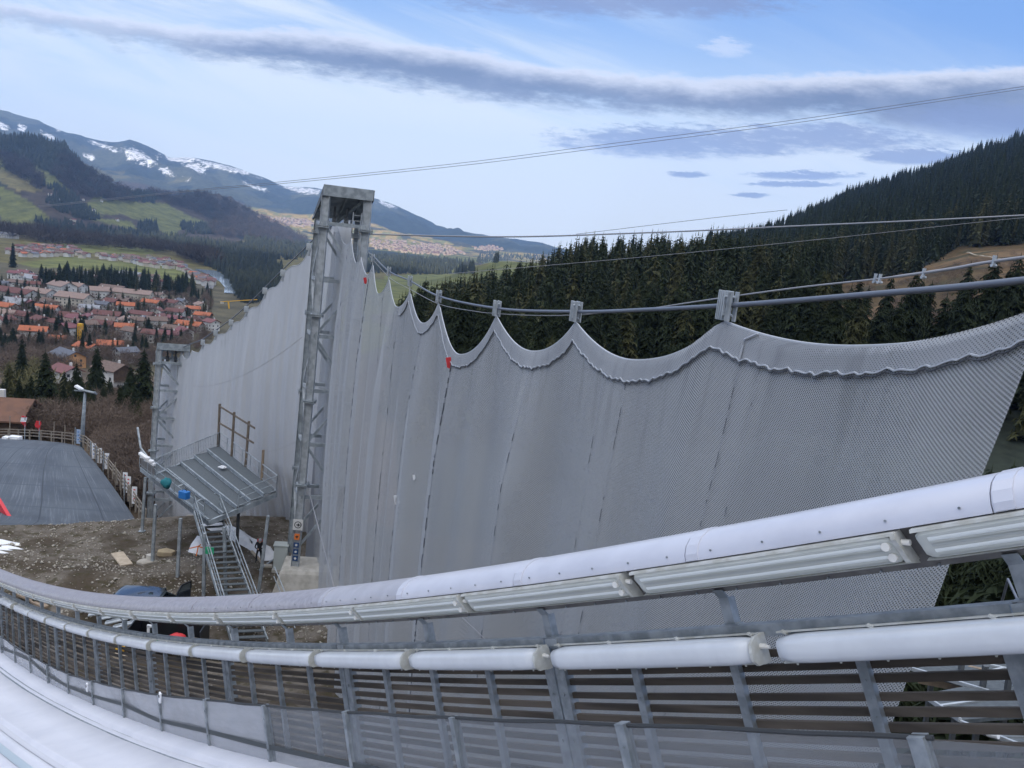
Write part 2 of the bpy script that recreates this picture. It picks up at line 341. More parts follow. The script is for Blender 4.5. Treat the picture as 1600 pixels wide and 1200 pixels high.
def profile(px):
    """ground profile (Y, z) along the vertical plane through image column px at the horizon"""
    L = []; lw = float(np.clip((620-px)/120, 0, 1))
    hz = 385+math.tan(ROLL)*(px-800)
    z62 = I(px, [300, 620], [-29, -25])
    if px < 620:
        L += [(50, z62+1), (62, z62), (75, -31), (100, -34), (130, -38), (200, -51), (300, -70), (420, -88), (600, -92)]
    if px >= 560:
        y150 = I(px, [560, 620, 1000, 1300, 1600, 2200], [640, 620, 600, 562, 530, 470]); z150 = zpx(px, y150, 150)
        zr = zpx(px, I(px, *R1Y), 400)
        L2 = [(50, z62+1), (62, z62), (150, z150), (260, z150*.45+zr*.55), (400, zr)]
        if px < 1100: L2 += [(560, zr-25), (850, -92)]
        else:
            zc = zpx(px, I(px, *R2Y), 1500); L2 += [(600, zr+(zc-zr)*.17), (1500, zc), (2200, zc*.6-40), (3000, -92)]
        if px >= 620: L = L2
        else:
            Ys = sorted({a for a, _ in L} | {a for a, _ in L2}); a1 = np.array(L); a2 = np.array(L2)
            L = [(y, lw*I(y, a1[:, 0], a1[:, 1])+(1-lw)*I(y, a2[:, 0], a2[:, 1])) for y in Ys]
    if px < 500:
        Yb = I(px, *HILLB); Yc = I(px, *HILLY); zc = zpx(px, I(px, *HILLC), Yc)
        L += [(1500, -92), (Yb, -91), (Yb+(Yc-Yb)*.35, -91+(zc+91)*.30), (Yb+(Yc-Yb)*.7, -91+(zc+91)*.62), (Yc, zc), (Yc+500, zc*.5-40), (5600, -60)]
    elif px < 1100:
        L += [(1500, -92), (3600, -92), (4500, -86), (5600, -74)]
    if px < 1100:
        zm = zpx(px, I(px, *MOUNT), 8200); L += [(6600, -60+(zm+60)*.42), (8200, zm), (9400, zm*.6-60), (11000, -100)]
    else: L += [(5000, -92), (11000, -100)]
    # knoll with a meadow in the middle distance
    L = sorted(L); A = np.array(L); return A
COLS = np.concatenate([np.arange(-700, 2300, 20)]); UC = (COLS-800)/FPX
YT = np.exp(np.linspace(math.log(50), math.log(11000), 560))
_d = ray(COLS.astype(float), 385+math.tan(ROLL)*(COLS-800.)); UCOL = _d[:, 0]/_d[:, 1]
ZT = np.array([I(YT, *profile(c).T) for c in COLS])
def H(X, Y):
    X = np.asarray(X, float); Y = np.asarray(Y, float); u = X/np.maximum(Y, 1)
    fi = np.clip(np.interp(u, UCOL, np.arange(len(COLS))), 0, len(COLS)-1.001); fj = np.clip(np.interp(np.log(np.maximum(Y, 50)), np.log(YT), np.arange(len(YT))), 0, len(YT)-1.001)
    i = fi.astype(int); j = fj.astype(int); a = fi-i; b = fj-j
    z = (ZT[i, j]*(1-a)+ZT[i+1, j]*a)*(1-b)+(ZT[i, j+1]*(1-a)+ZT[i+1, j+1]*a)*b
    amp = np.interp(Y, [60, 150, 600, 1500, 2300, 2700, 5000, 5600, 7000, 8200], [.6, 2, 1, 1, 1.5, 30, 6, 8, 120, 30])
    amp = np.where((u > .18) & (Y > 500) & (Y < 2500), 14, amp)
    sc = np.interp(Y, [60, 300, 1500, 3000, 8000], [18, 50, 160, 330, 700])
    z = z+amp*(fbm(X, Y, 300., 3, 5)*(Y > 1500)+fbm(X, Y, 45., 3, 9)*(Y <= 1500))*.9+np.where(Y > 6300, 55*(.3-abs(fbm(X, Y, 420., 4, 61))*1.6), 0)*np.clip((Y-6300)/600, 0, 1)*np.clip((8300-Y)/500, 0, 1)
    z = z+62*np.exp(-((X-60)/120)**2-((Y-1550)/260)**2)+40*np.exp(-((X+70)/90)**2-((Y-1700)/200)**2)
    return z
def hit(px, py):
    """first meeting of the pixel rays with the ground"""
    px = np.atleast_1d(np.asarray(px, float)); py = np.atleast_1d(np.asarray(py, float)); out = np.full((len(px), 3), np.nan)
    Ys = np.exp(np.linspace(math.log(62), math.log(9000), 700))
    for s in range(0, len(px), 2000):
        d = ray(px[s:s+2000], py[s:s+2000]); u = d[:, 0]/d[:, 1]; v = d[:, 2]/d[:, 1]
        Z = H(u[:, None]*Ys, np.broadcast_to(Ys, (len(u), len(Ys)))); below = (v[:, None]*Ys) < Z
        k = below.argmax(1); ok = below.any(1) & (k > 0); k = np.maximum(k, 1); r = np.arange(len(u))
        z0 = Z[r, k-1]-v*Ys[k-1]; z1 = Z[r, k]-v*Ys[k]; t = np.clip(-z0/(z1-z0+1e-9), 0, 1); Yh = Ys[k-1]+t*(Ys[k]-Ys[k-1])
        out[s:s+2000][ok] = np.stack([u*Yh, Yh, v*Yh], 1)[ok]
    return out
uu_ = np.interp(np.linspace(-700, 2280, 1150), COLS, UCOL); TY = np.exp(np.linspace(math.log(52), math.log(11000), 620))
GX = uu_[:, None]*TY[None]; GY = np.broadcast_to(TY, GX.shape); GZ = H(GX, GY)
TP = np.stack([GX, GY, GZ], -1).reshape(-1, 3); qx, qy = proj(TP); yv = TP[:, 1]
C = np.zeros((len(TP), 4)); C[:, 3] = 0
def rgb(a): return np.array(a)
GRASS = rgb((.115, .125, .045)); GRASS2 = rgb((.15, .135, .06)); SCRUB = rgb((.10, .078, .058)); FORB = rgb((.060, .050, .040)); FORD = rgb((.028, .036, .030))
C[:, :3] = GRASS2*.8
nz = fbm(TP[:, 0], TP[:, 1], 60., 4, 3)
C[yv < 520, :3] = SCRUB
C[(yv >= 420) & (yv < 1050), :3] = rgb((.10, .092, .062))
far = (yv > 2250); C[far, :3] = FORB
sel = far & (fbm(TP[:, 0], TP[:, 1], 420., 3, 21) > .03); C[sel, :3] = FORD
MEADOW = [[(0, 290), (30, 305), (60, 325), (88, 350), (60, 362), (0, 362)], [(0, 240), (30, 255), (55, 280), (35, 285), (0, 270)], [(35, 262), (60, 280), (90, 300), (110, 300), (85, 275), (60, 262)],
          [(150, 305), (200, 300), (215, 315), (260, 318), (300, 340), (330, 348), (260, 368), (240, 352), (190, 335), (140, 340), (125, 330)],
          [(130, 340), (165, 350), (215, 358), (205, 345)], [(380, 378), (410, 378), (412, 384), (385, 386)], [(450, 385), (480, 388), (480, 398), (455, 396)]]
m2 = far & (yv < 4600); jx = qx+nz*7; jy = qy+nz*5
for P in MEADOW: C[m2 & inpoly(jx, jy, P), :3] = GRASS
C[m2 & inpoly(jx, jy, [(0, 262), (25, 262), (45, 285), (70, 300), (30, 300), (0, 285)]), :3] = GRASS2
FIELDS = [[(30, 412), (100, 400), (180, 408), (260, 415), (300, 425), (325, 438), (300, 442), (230, 432), (140, 420), (50, 418)], [(100, 380), (200, 385), (260, 392), (230, 398), (130, 394), (70, 385)], [(600, 432), (640, 428), (740, 428), (760, 436), (680, 448), (600, 445)],
          [(500, 440), (640, 440), (660, 520), (500, 520)], [(760, 408), (800, 398), (850, 402), (880, 415), (860, 428), (770, 428)]]
m3 = (yv > 1000) & (yv < 3600)
for P in FIELDS: C[m3 & inpoly(qx+nz*3, qy+nz*2, P), :3] = GRASS*1.15
C[(yv > 600) & (yv < 5000) & (qx > 480) & (qx < 900) & (fbm(TP[:, 0], TP[:, 1], 300., 2, 77) > -.1), :3] = GRASS
ml = (yv > 4500) & (yv < 6300) & (qx > 380)
C[ml, :3] = rgb((.30, .22, .075)); C[ml & (nz > .05), :3] = rgb((.16, .16, .05)); C[ml & (fbm(TP[:, 0], TP[:, 1], 160., 3, 33) > .12), :3] = rgb((.055, .055, .03))
mm = yv > 6300; C[mm, :3] = rgb((.028, .040, .038)); C[mm & (fbm(TP[:, 0], TP[:, 1], 500., 3, 44) > .14), :3] = rgb((.055, .065, .050))
C[mm & (yv < 7000) & (qx < 300) & (fbm(TP[:, 0], TP[:, 1], 350., 3, 45) > .0), :3] = rgb((.10, .10, .055))
snow = np.zeros(len(TP))
for P in [[(0, 190), (15, 198), (12, 205), (0, 202)], [(28, 192), (42, 196), (38, 206), (28, 203)], [(66, 205), (88, 214), (80, 218), (66, 210)], [(140, 219), (185, 232), (182, 238), (145, 226)], [(195, 232), (215, 234), (240, 252), (232, 260), (205, 252), (195, 245)],
          [(245, 262), (262, 262), (278, 275), (260, 275)], [(258, 243), (300, 246), (390, 268), (388, 274), (330, 262), (262, 250)], [(288, 258), (310, 254), (322, 266), (315, 272), (292, 262)], [(380, 282), (418, 298), (410, 300), (384, 288)], [(285, 276), (298, 279), (292, 284)],
          [(440, 288), (480, 294), (500, 296), (498, 305), (470, 302), (448, 296)], [(130, 240), (148, 242), (146, 252), (132, 250)], [(595, 312), (618, 322), (612, 326), (590, 318)], [(84, 198), (98, 204), (90, 206)]]:
    P = np.array(P, float); c0 = P.mean(0); snow[mm & inpoly(qx, qy, c0+(P-c0)*1.35)] = .62; snow[mm & inpoly(qx, qy, P)] = 1
snow = np.maximum(snow, np.where(mm & (yv < 8300) & (qx < 640), np.clip((qy < I(qx, *MOUNT)+7)*.38, 0, 1), 0))
C[:, 3] = snow
clear = (yv < 520) & inpoly(qx, qy, [(1225, 575), (1255, 490), (1310, 440), (1430, 425), (1500, 385), (1620, 380), (2300, 330), (2300, 565), (1600, 565)])
C[clear, :3] = rgb((.130, .088, .050)); C[clear & (nz > .08), :3] = rgb((.088, .064, .036)); C[clear & (fbm(TP[:, 0], TP[:, 1], 9., 3, 92) > .22), :3] = rgb((.055, .05, .03))
rf = (yv < 2500) & (qx > 620) & ~clear & ~((yv > 900) & (qx < 1080)); C[rf, :3] = FORD*.9
tm = bpy.data.materials.new('terrain_ground'); tm.use_nodes = True; t = tm.node_tree; p = t.nodes['Principled BSDF']; p.inputs['Roughness'].default_value = .95; p.inputs['Specular IOR Level'].default_value = .1
va = t.nodes.new('ShaderNodeVertexColor'); va.layer_name = 'Col'; g = t.nodes.new('ShaderNodeNewGeometry')
n1 = NOISE(t, g.outputs['Position'], .03, 6, .65); n2 = NOISE(t, g.outputs['Position'], .022, 8, .85); n3 = NOISE(t, g.outputs['Position'], .6, 4, .6)
k = MIX(t, 1., va.outputs['Color'], MIX(t, SS(t, M_(t, 'ADD', M_(t, 'MULTIPLY', n1, .6), M_(t, 'MULTIPLY', n3, .4)), .3, .7), (.5, .5, .52, 1), (1.5, 1.46, 1.4, 1)), 'MULTIPLY')
s_ = SS(t, M_(t, 'ADD', M_(t, 'MULTIPLY', va.outputs['Alpha'], .74), M_(t, 'MULTIPLY', M_(t, 'SUBTRACT', n2, .5), 3.2)), .56, .80)
s_ = M_(t, 'MULTIPLY', s_, M_(t, 'GREATER_THAN', va.outputs['Alpha'], .1))
t.links.new(MIX(t, s_, k, (.62, .64, .68, 1)), p.inputs['Base Color'])
ter = npmesh('terrain', TP, None, [tm], 'structure', C, True, quads=gridfaces(*GX.shape))

# unseen ridge added behind the viewer, shaped to keep the near valley in shade
rx = np.linspace(-9000, 9000, 90); ry = np.linspace(-5000, -60, 40)
RX, RY = np.meshgrid(rx, ry, indexing='ij')
hr = np.interp(RX, [-9000, -1700, -1350, -1100, 50, 350, 9000], [1450, 1400, 1250, 700, 700, 1200, 1250])
RZ = -25+hr*np.exp(-((RY+2300)/620)**2)*(1+.05*fbm(RX, RY, 400., 3, 2))
RZ = RZ-np.clip((RY+900)/840, 0, 1)*6
rgm = mat('shade_ridge_surface', (.03, .04, .03), .95, nscale=.01, col2=(.09, .08, .055))
npmesh('shade_ridge', np.stack([RX, RY, RZ], -1).reshape(-1, 3), None, [rgm], 'structure', smooth=True, quads=gridfaces(*RX.shape))

NXC_ = 5.9
# construction plateau
def EDGE(X): return I(X, [-90, -34.8, -31.2, -27.1, -23.7, -12, 0, 30, 90], [45, 53.0, 54.8, 57.2, 59.2, 62, 60, 58, 58])
def HP(X, Y):
    z = -23+np.where(Y < 36, (36-Y)*.36, 0)
    z = z+.22*fbm(X, Y, 6., 3, 11)+.10*fbm(X, Y, 1.2, 3, 12)
    z = z+.9*np.exp(-((X+23.5)/3.2)**2-((Y-46.4)/1.6)**2)+.5*np.exp(-((X+19)/2.5)**2-((Y-50)/1.5)**2)
    e = np.clip((Y-EDGE(X))/14, 0, 1); return z-9.*e**1.2-np.clip(Y-EDGE(X)-14, 0, 99)*.4
gx = np.arange(-90, 90, .3); gy = np.arange(-12, 76, .3); PX, PY = np.meshgrid(gx, gy, indexing='ij')
PZ = HP(PX, PY)
gm = bpy.data.materials.new('gravel_soil'); gm.use_nodes = True; t = gm.node_tree; p = t.nodes['Principled BSDF']; p.inputs['Roughness'].default_value = .95; p.inputs['Specular IOR Level'].default_value = .1
g = t.nodes.new('ShaderNodeNewGeometry'); a1 = NOISE(t, g.outputs['Position'], .35, 5, .6); a2 = NOISE(t, g.outputs['Position'], 1.6, 5, .6)
vo = t.nodes.new('ShaderNodeTexVoronoi'); t.links.new(g.outputs['Position'], vo.inputs['Vector']); vo.inputs['Scale'].default_value = 3.6; vo.inputs['Randomness'].default_value = 1
base = MIX(t, SS(t, a1, .38, .62), (.075, .060, .045, 1), (.17, .15, .128, 1)); base = MIX(t, M_(t, 'MULTIPLY', SS(t, a2, .48, .66), .8), base, (.055, .048, .026, 1))
stn = M_(t, 'MULTIPLY', SS(t, vo.outputs['Distance'], .24, .14), M_(t, 'MULTIPLY', SS(t, a1, .40, .56), M_(t, 'GREATER_THAN', M_(t, 'FRACT', M_(t, 'MULTIPLY', vo.outputs['Color'], 7.3)), .35)))
base = MIX(t, stn, base, (.36, .33, .29, 1)); t.links.new(base, p.inputs['Base Color'])
bp = t.nodes.new('ShaderNodeBump'); bp.inputs['Strength'].default_value = .9; bp.inputs['Distance'].default_value = .25; t.links.new(M_(t, 'ADD', a2, M_(t, 'MULTIPLY', stn, .4)), bp.inputs['Height']); t.links.new(bp.outputs[0], p.inputs['Normal'])
pf_ = gridfaces(*PX.shape); fc = np.stack([PX, PY], -1).reshape(-1, 2)[pf_[:, 0]]; dm = mat('dark_forest_floor', (.030, .032, .020), .95, nscale=1.5, col2=(.055, .048, .032))
npmesh('gravel_ground', np.stack([PX, PY, PZ], -1).reshape(-1, 3), None, [gm, dm], 'structure', smooth=True, quads=pf_, mi=(fc[:, 0] > NXC_-.345*fc[:, 1]+2.5).astype(int))
# loose stones: uncountable
sv = []; sf = []
for i in range(4200):
    x = random.uniform(-36, -8); y = random.uniform(42, 58); 
    if fbm(np.array(x), np.array(y), 5., 2, 8) < .05 and random.random() < .8: continue
    s = random.choice([.03, .04, .05, .05, .07, .09, .15 if random.random() < .3 else .07]); c = np.array([x, y, float(HP(x, y))+s*.2]); o = len(sv)
    q = rng.normal(size=(6, 3)); base6 = np.array([[1, 0, 0], [-1, 0, 0], [0, 1, 0], [0, -1, 0], [0, 0, .7], [0, 0, -.7]])*s+q*s*.22
    sv += list(base6+c); sf += [(o+a, o+b, o+c_) for a, b, c_ in [(0, 2, 4), (2, 1, 4), (1, 3, 4), (3, 0, 4), (2, 0, 5), (1, 2, 5), (3, 1, 5), (0, 3, 5)]]
npmesh('gravel_stones', np.array(sv), np.array(sf), ['stone'], 'stuff')
tag(bpy.data.objects['gravel_stones'], 'loose pale stones strewn over the brown construction ground', 'stones')
for i, (a, b, s) in enumerate([(2, 848, .8), (17, 856, .45), (-2, 858, .5), (1, 864, .35)]):
    q = atz(a, b, -23.); mb = MB(); n = 14
    ring = [(q[0]+s*(1+.3*math.sin(3*k+i))*math.cos(2*math.pi*k/n)*1.5, q[1]+s*.5*(1+.25*math.cos(5*k))*math.sin(2*math.pi*k/n)) for k in range(n)]
    vs = [(x, y, float(HP(x, y))+.02) for x, y in ring]+[(q[0], q[1], float(HP(q[0], q[1]))+.14)]
    mb.add(vs, [(k, (k+1) % n, n) for k in range(n)]); mb.build('snow_patch', 'white', smooth=True, kind='structure')
# winding road, river
def ribbon(name, pts, w, m_, z=.6):
    P = hit(*np.array(pts, float).T); Q = []
    for i in range(len(P)-1):
        for s in np.linspace(0, 1, 8, endpoint=False): Q.append(P[i]*(1-s)+P[i+1]*s)
    Q = np.array(Q+[P[-1]]); d = np.gradient(Q, axis=0); n = np.stack([d[:, 1], -d[:, 0]], 1); n /= np.linalg.norm(n, axis=1)[:, None]
    L = Q[:, :2]+n*w; R = Q[:, :2]-n*w
    G = np.stack([np.c_[L, H(L[:, 0], L[:, 1])+z], np.c_[R, H(R[:, 0], R[:, 1])+z]], 1)
    return npmesh(name, G.reshape(-1, 3), None, [m_], 'structure', quads=gridfaces(len(Q), 2))
rm = mat('asphalt_road', (.16, .16, .165), .9); wm = mat('river_water', (.22, .27, .33), .12, spec=.8)
ribbon('road', [(270, 407), (292, 420), (315, 432), (330, 442), (326, 452)], 5, rm, 1.0)
ribbon('river', [(320, 422), (345, 432), (362, 442), (372, 452), (372, 460)], 16, wm, .8)
ribbon('road', [(100, 497), (112, 505), (120, 512), (124, 522)], 3.2, rm, .8)
ribbon('path', [(1510, 397), (1530, 402), (1560, 408), (1590, 412)], .4, mat('dirt_path', (.32, .28, .22), .95), .9)

# ================================================================== TREES
def spruce(nw, nb, tw, w, seed):
    """tapered whorls of drooping boughs, each bough a spine with slender hanging twigs"""
    r = np.random.default_rng(seed); vs = []; fs = []
    for i in range(nw):
        t = .05+.93*(i/nw)**.92; R = w*(1-t)**.62*(1+.16*math.sin(i*2.3+seed)+.08*r.normal())+.010
        for k in range(nb if t < .85 else max(3, nb-2)):
            a = 2*math.pi*(k+r.random()*.9)/nb+i*1.7; L = R*(.65+.5*r.random()); c, s = math.cos(a), math.sin(a); droop = .22+.40*r.random(); z0 = t+r.normal()*.010
            def P(q, side=0., dz=0.): return (c*q*L-s*side, s*q*L+c*side, z0+.16*L*math.sin(q*2.6)-droop*L*q*q+dz)
            wd = L*.13+.004; o = len(vs)
            vs += [P(0, -wd*.6), P(0, wd*.6), P(.55, wd, -.01*1), P(.55, -wd, -.01*1), P(1.05)]; fs += [(o, o+1, o+2), (o, o+2, o+3), (o+3, o+2, o+4)]
            for m_ in range(tw):
                q = .25+.65*(m_+r.random())/tw; sd = 1 if m_ % 2 else -1; l = L*(.42-.22*q)*(.7+.7*r.random())+.004; o = len(vs)
                vs += [P(q-.06), P(q+.08), P(q+.14, sd*l, -l*(.35+.6*r.random()))]; fs.append((o, o+1, o+2))
                o = len(vs); vs += [P(q-.05, 0, .004), P(q+.07, sd*l*.2), P(q, sd*l*.25, -l*(.6+.5*r.random()))]; fs.append((o, o+1, o+2))
    o = len(vs); vs += [(0, 0, 1.03), (.006, 0, .95), (-.004, .005, .95), (-.004, -.005, .95)]; fs += [(o, o+1, o+2), (o, o+2, o+3), (o, o+3, o+1)]
    # dark inner mass so that the trunk zone is not see-through
    o = len(vs); m_ = 7
    for t, R in ((.07, w*.45), (.45, w*.30), (.93, .004)):
        for k in range(m_): a = 6.283*k/m_+t*3; q = R*(.7+.6*r.random()); vs.append((q*math.cos(a), q*math.sin(a), t))
    for j in range(2):
        for k in range(m_): fs += [(o+j*m_+k, o+j*m_+(k+1) % m_, o+(j+1)*m_+k), (o+j*m_+(k+1) % m_, o+(j+1)*m_+(k+1) % m_, o+(j+1)*m_+k)]
    return np.array(vs), np.array(fs)
def cone_tree(seed, n=5, w=.17):
    r = np.random.default_rng(seed); vs = []; fs = []
    for i in range(n):
        t = .05+.8*i/n; R = w*(1-t)**.8; o = len(vs); m_ = 5; vs.append((0, 0, min(1, t+.42*(1-t)+.15)))
        for k in range(m_*2):
            a = math.pi*k/m_+i+r.random()*.3; q = R*(1.15 if k % 2 else .55)*(1+.3*r.normal()*.5); vs.append((q*math.cos(a), q*math.sin(a), t-(.04 if k % 2 else 0)))
        fs += [(o, o+1+k, o+1+(k+1) % (2*m_)) for k in range(2*m_)]
    return np.array(vs), np.array(fs)
def bushy(seed, n=150, rz=.45, zc=.55, s=.07, rx=.33):
    r = np.random.default_rng(seed); P = r.normal(size=(n, 3)); P /= np.linalg.norm(P, axis=1)[:, None]; P *= (r.random((n, 1))**.35); P *= [rx, rx, rz]; P += [0, 0, zc]
    A = r.normal(size=(n, 3))*s; A[:, 2] = abs(A[:, 2])*1.6; B = A*.5+r.normal(size=(n, 3))*s*.10
    v = np.stack([P, P+A, P+B], 1).reshape(-1, 3); return v, np.arange(3*n).reshape(-1, 3)
PROT_N = [spruce(38, 10, 5, .17, 1), spruce(34, 9, 5, .195, 2), spruce(40, 9, 5, .15, 3), spruce(34, 10, 6, .21, 4)]
PROT_M = [spruce(16, 7, 2, .19, 11), spruce(15, 7, 2, .22, 12), spruce(18, 6, 2, .155, 13), spruce(14, 8, 2, .25, 17)]
PROT_S = [spruce(9, 6, 0, .20, 14), spruce(8, 6, 0, .24, 15), spruce(10, 5, 0, .17, 16)]
PROT_F = [cone_tree(21), cone_tree(22, 4, .2), cone_tree(23, 5, .15)]
PROT_B = [bushy(31, 520, s=.09), bushy(32, 460, s=.10), bushy(33, 520, .38, .5, .09, .4)]
PROT_W = [bushy(41, 900, s=.055), bushy(42, 800, s=.06, rx=.42)]
PROT_BF = [bushy(34, 60, s=.26), bushy(35, 54, .36, .5, .28, .4)]
def merged(name, pos, hs, prots, m_, label, cat, wj=1.0):
    if len(pos) == 0: return
    Vs = []; Fs = []; o = 0; pk = rng.integers(0, len(prots), len(pos)); an = rng.random(len(pos))*6.283
    for pi, (v, f) in enumerate(prots):
        idx = np.where(pk == pi)[0]
        if not len(idx): continue
        c, s = np.cos(an[idx])[:, None], np.sin(an[idx])[:, None]; hh = hs[idx][:, None]; ww = hh*(.85+.4*rng.random((len(idx), 1)))*wj
        X = (v[None, :, 0]*c-v[None, :, 1]*s)*ww+pos[idx, 0:1]; Y = (v[None, :, 0]*s+v[None, :, 1]*c)*ww+pos[idx, 1:2]; Z = v[None, :, 2]*hh+pos[idx, 2:3]
        Vs.append(np.stack([X, Y, Z], -1).reshape(-1, 3)); Fs.append((f[None]+(np.arange(len(idx))*len(v))[:, None, None]).reshape(-1, 3)+o); o += len(idx)*len(v)
    ob = npmesh(name, np.concatenate(Vs), np.concatenate(Fs), [m_], 'stuff'); tag(ob, label, cat); return ob
NETTOP = ([0, 232, 262, 300, 337, 361, 385, 414, 442, 483, 525, 545, 590, 640, 686, 719, 776, 836, 899, 991, 1131, 1240, 1375, 1525, 1600], [2000, 540, 560, 550, 522, 506, 487, 458, 428, 388, 345, 375, 455, 480, 505, 550, 520, 545, 530, 560, 520, 536, 538, 511, 491])
def sample(poly, n, hmin, hmax, jit=0):
    P = np.array(poly, float); lo = P.min(0); hi = P.max(0); q = lo+(hi-lo)*rng.random((n*4, 2)); q = q[inpoly(q[:, 0], q[:, 1], P)][:n]
    W3 = hit(q[:, 0], q[:, 1]); ok = ~np.isnan(W3[:, 0]); W3 = W3[ok]; return W3, hmin+(hmax-hmin)*rng.random(len(W3))
def world_forest(x0, x1, y0, y1, n, keep, h0, h1):
    X = x0+(x1-x0)*rng.random(n); Y = y0+(y1-y0)*rng.random(n); P = np.stack([X, Y, H(X, Y)], 1); a, b = proj(P); k = keep(a, b, P); P = P[k]; return P, h0+(h1-h0)*rng.random(len(P))
CLEAR = [(1225, 575), (1255, 492), (1310, 443), (1430, 428), (1500, 387), (1700, 380), (2300, 330), (2300, 565), (1600, 565)]
# right-hand hillside forest
def keepR(a, b, P): return (a > 615) & (a < 1750) & (b < 700) & ~inpoly(a, b, CLEAR) & (P[:, 0]/P[:, 1] > -.16) & ((P[:, 0] > 5.9-.345*P[:, 1]+6) | (P[:, 1] > 70))
F1, h1 = world_forest(-60, 120, 70, 200, 900, keepR, 10, 20)
F2, h2 = world_forest(-60, 420, 200, 480, 3800, keepR, 11, 25)
F3, h3 = world_forest(20, 1300, 480, 1750, 12500, lambda a, b, P: keepR(a, b, P) & (a > 1090), 15, 30)
Fr = np.concatenate([F1, F2, F3]); hr_ = np.concatenate([h1, h2, h3])
# left slope below the jump
LT, hl = sample([(0, 625), (60, 640), (110, 630), (150, 650), (178, 640), (228, 610), (230, 650), (215, 690), (170, 650), (120, 680), (60, 672), (0, 655)], 110, 5, 9)
# village spruces
VT, hv = sample([(0, 440), (60, 438), (150, 440), (330, 455), (330, 520), (240, 560), (0, 560)], 300, 8, 15)
VR, hvr = sample([(60, 448), (130, 436), (200, 440), (300, 452), (305, 462), (200, 462), (80, 462)], 170, 16, 24)
VT = np.concatenate([VT, VR]); hv = np.concatenate([hv, hvr])
# single trees placed where the photo shows them: image base point, height in m, olive?
LONE_L = [(70, 672, 76, 548, 'tallest dark spruce on the slope, left of the floodlight mast'), (48, 665, 50, 585, 'spruce directly left of the tallest one on the slope'), (118, 668, 122, 566, 'dark spruce standing just behind the floodlight mast'), (150, 640, 155, 543, 'narrow dark spruce between the orange roofed houses and the chalet'),
          (98, 676, 100, 600, 'dark spruce between the tallest one and the floodlight mast'), (14, 650, 17, 568, 'broad olive spruce at the left edge above the barn'), (34, 610, 36, 528, 'bushy dark spruce under the bright orange roofed white house'), (202, 668, 206, 572, 'dark green spruce beside the hood of the far net tower'),
          (222, 668, 226, 545, 'dark green spruce touching the far net tower'), (186, 676, 190, 600, 'dark spruce right of the timber chalet'), (128, 562, 130, 522, 'round dark tree right of the yellow crane mast'), (52, 500, 54, 470, 'dark tree between the maroon and orange roofs at the left'), (108, 488, 110, 462, 'tall dark spruce right of the cream apartment tower block'),
          (44, 482, 46, 466, 'pair of dark spruces in front of the pale apartment block'), (20, 418, 21, 378, 'tall dark conifer standing alone left of the green field')]
LONE = [(1338, 560, 1342, 447), (1400, 575, 1405, 470), (1432, 570, 1427, 440), (1478, 575, 1484, 458), (1533, 560, 1538, 452), (1575, 540, 1580, 432), (1512, 570, 1518, 470), (1378, 590, 1380, 480), (1290, 590, 1292, 500), (1598, 520, 1606, 415),
        (645, 560, 648, 455), (668, 560, 671, 445), (690, 560, 694, 452), (705, 530, 708, 462)]
def tree_mesh(v, f, m_, name):
    me = bpy.data.meshes.new(name); me.from_pydata(v.tolist(), [], f.tolist()); me.materials.append(MT[m_]); return me
crowns = {(i, m_): tree_mesh(v, f, m_, 'crown') for i, (v, f) in enumerate(PROT_N) for m_ in ('spruce', 'spruce_olive')}
tb = MB().tube([(0, 0, -.05), (0, 0, .3), (0, 0, .97)], [.016, .012, .002], 6)
trunk_me = bpy.data.meshes.new('trunk'); trunk_me.from_pydata([list(p) for p in tb.v], [], tb.f); trunk_me.materials.append(MT['bark'])
def put_tree(p, h, i, m_, label, group, small=False, wf=1.):
    w = h*(.85+.35*random.random())*wf
    if small:
        o = bpy.data.objects.new('spruce_tree', crowns[(i, m_)]); COL.objects.link(o); tag(o, label, 'tree', group)
    else:
        o = bpy.data.objects.new('spruce_tree', None); COL.objects.link(o); tag(o, label, 'tree', group)
        for nm, me in (('crown', crowns[(i, m_)]), ('trunk', trunk_me)):
            c = bpy.data.objects.new(nm, me); COL.objects.link(c); c.parent = o
    o.location = V(p); o.scale = (w, w, h); o.rotation_euler = (0, 0, random.random()*6.28)
def lone(bx, by, tx, ty):
    p = hit(bx, by)[0]
    for h in np.arange(4, 45, .25):
        if proj(p+[0, 0, h])[1] < ty: break
    return p, float(h)
names_l = ['tall spruce standing alone at the left end of the brown clearing', 'broad olive spruce in the clearing beside the bigger dark one', 'dark full spruce reaching above the main cable in the clearing', 'narrow pointed spruce alone in the brown clearing',
           'wide spruce right of the narrow pointed one in the clearing', 'large spruce at the right edge of the clearing above the net', 'short spruce between two larger ones in the clearing', 'young spruce just above the net left of the broad olive one',
           'spruce at the forest margin where the brown clearing begins', 'spruce cut by the right picture edge beside the path', 'round dark tree above the third net scallop from the tower', 'dark tree beside the green valley field behind the main cable',
           'small spruce at the lower end of the right forest', 'spruce tip beside the fourth cable clamp from the tower']
for k, a in enumerate(LONE):
    p, h = lone(*a); put_tree(p, h, k % 4, wf=1.12 if k < 10 else 1., m_= 'spruce_olive' if k in (1, 5, 8) else 'spruce', label=names_l[k], group=None)
for k, (a_, b_, c_, d_, lab_) in enumerate(LONE_L):
    p, h = lone(a_, b_, c_, d_); put_tree(p, h, k % 4, 'spruce_olive' if 'olive' in lab_ else 'spruce', lab_, None)
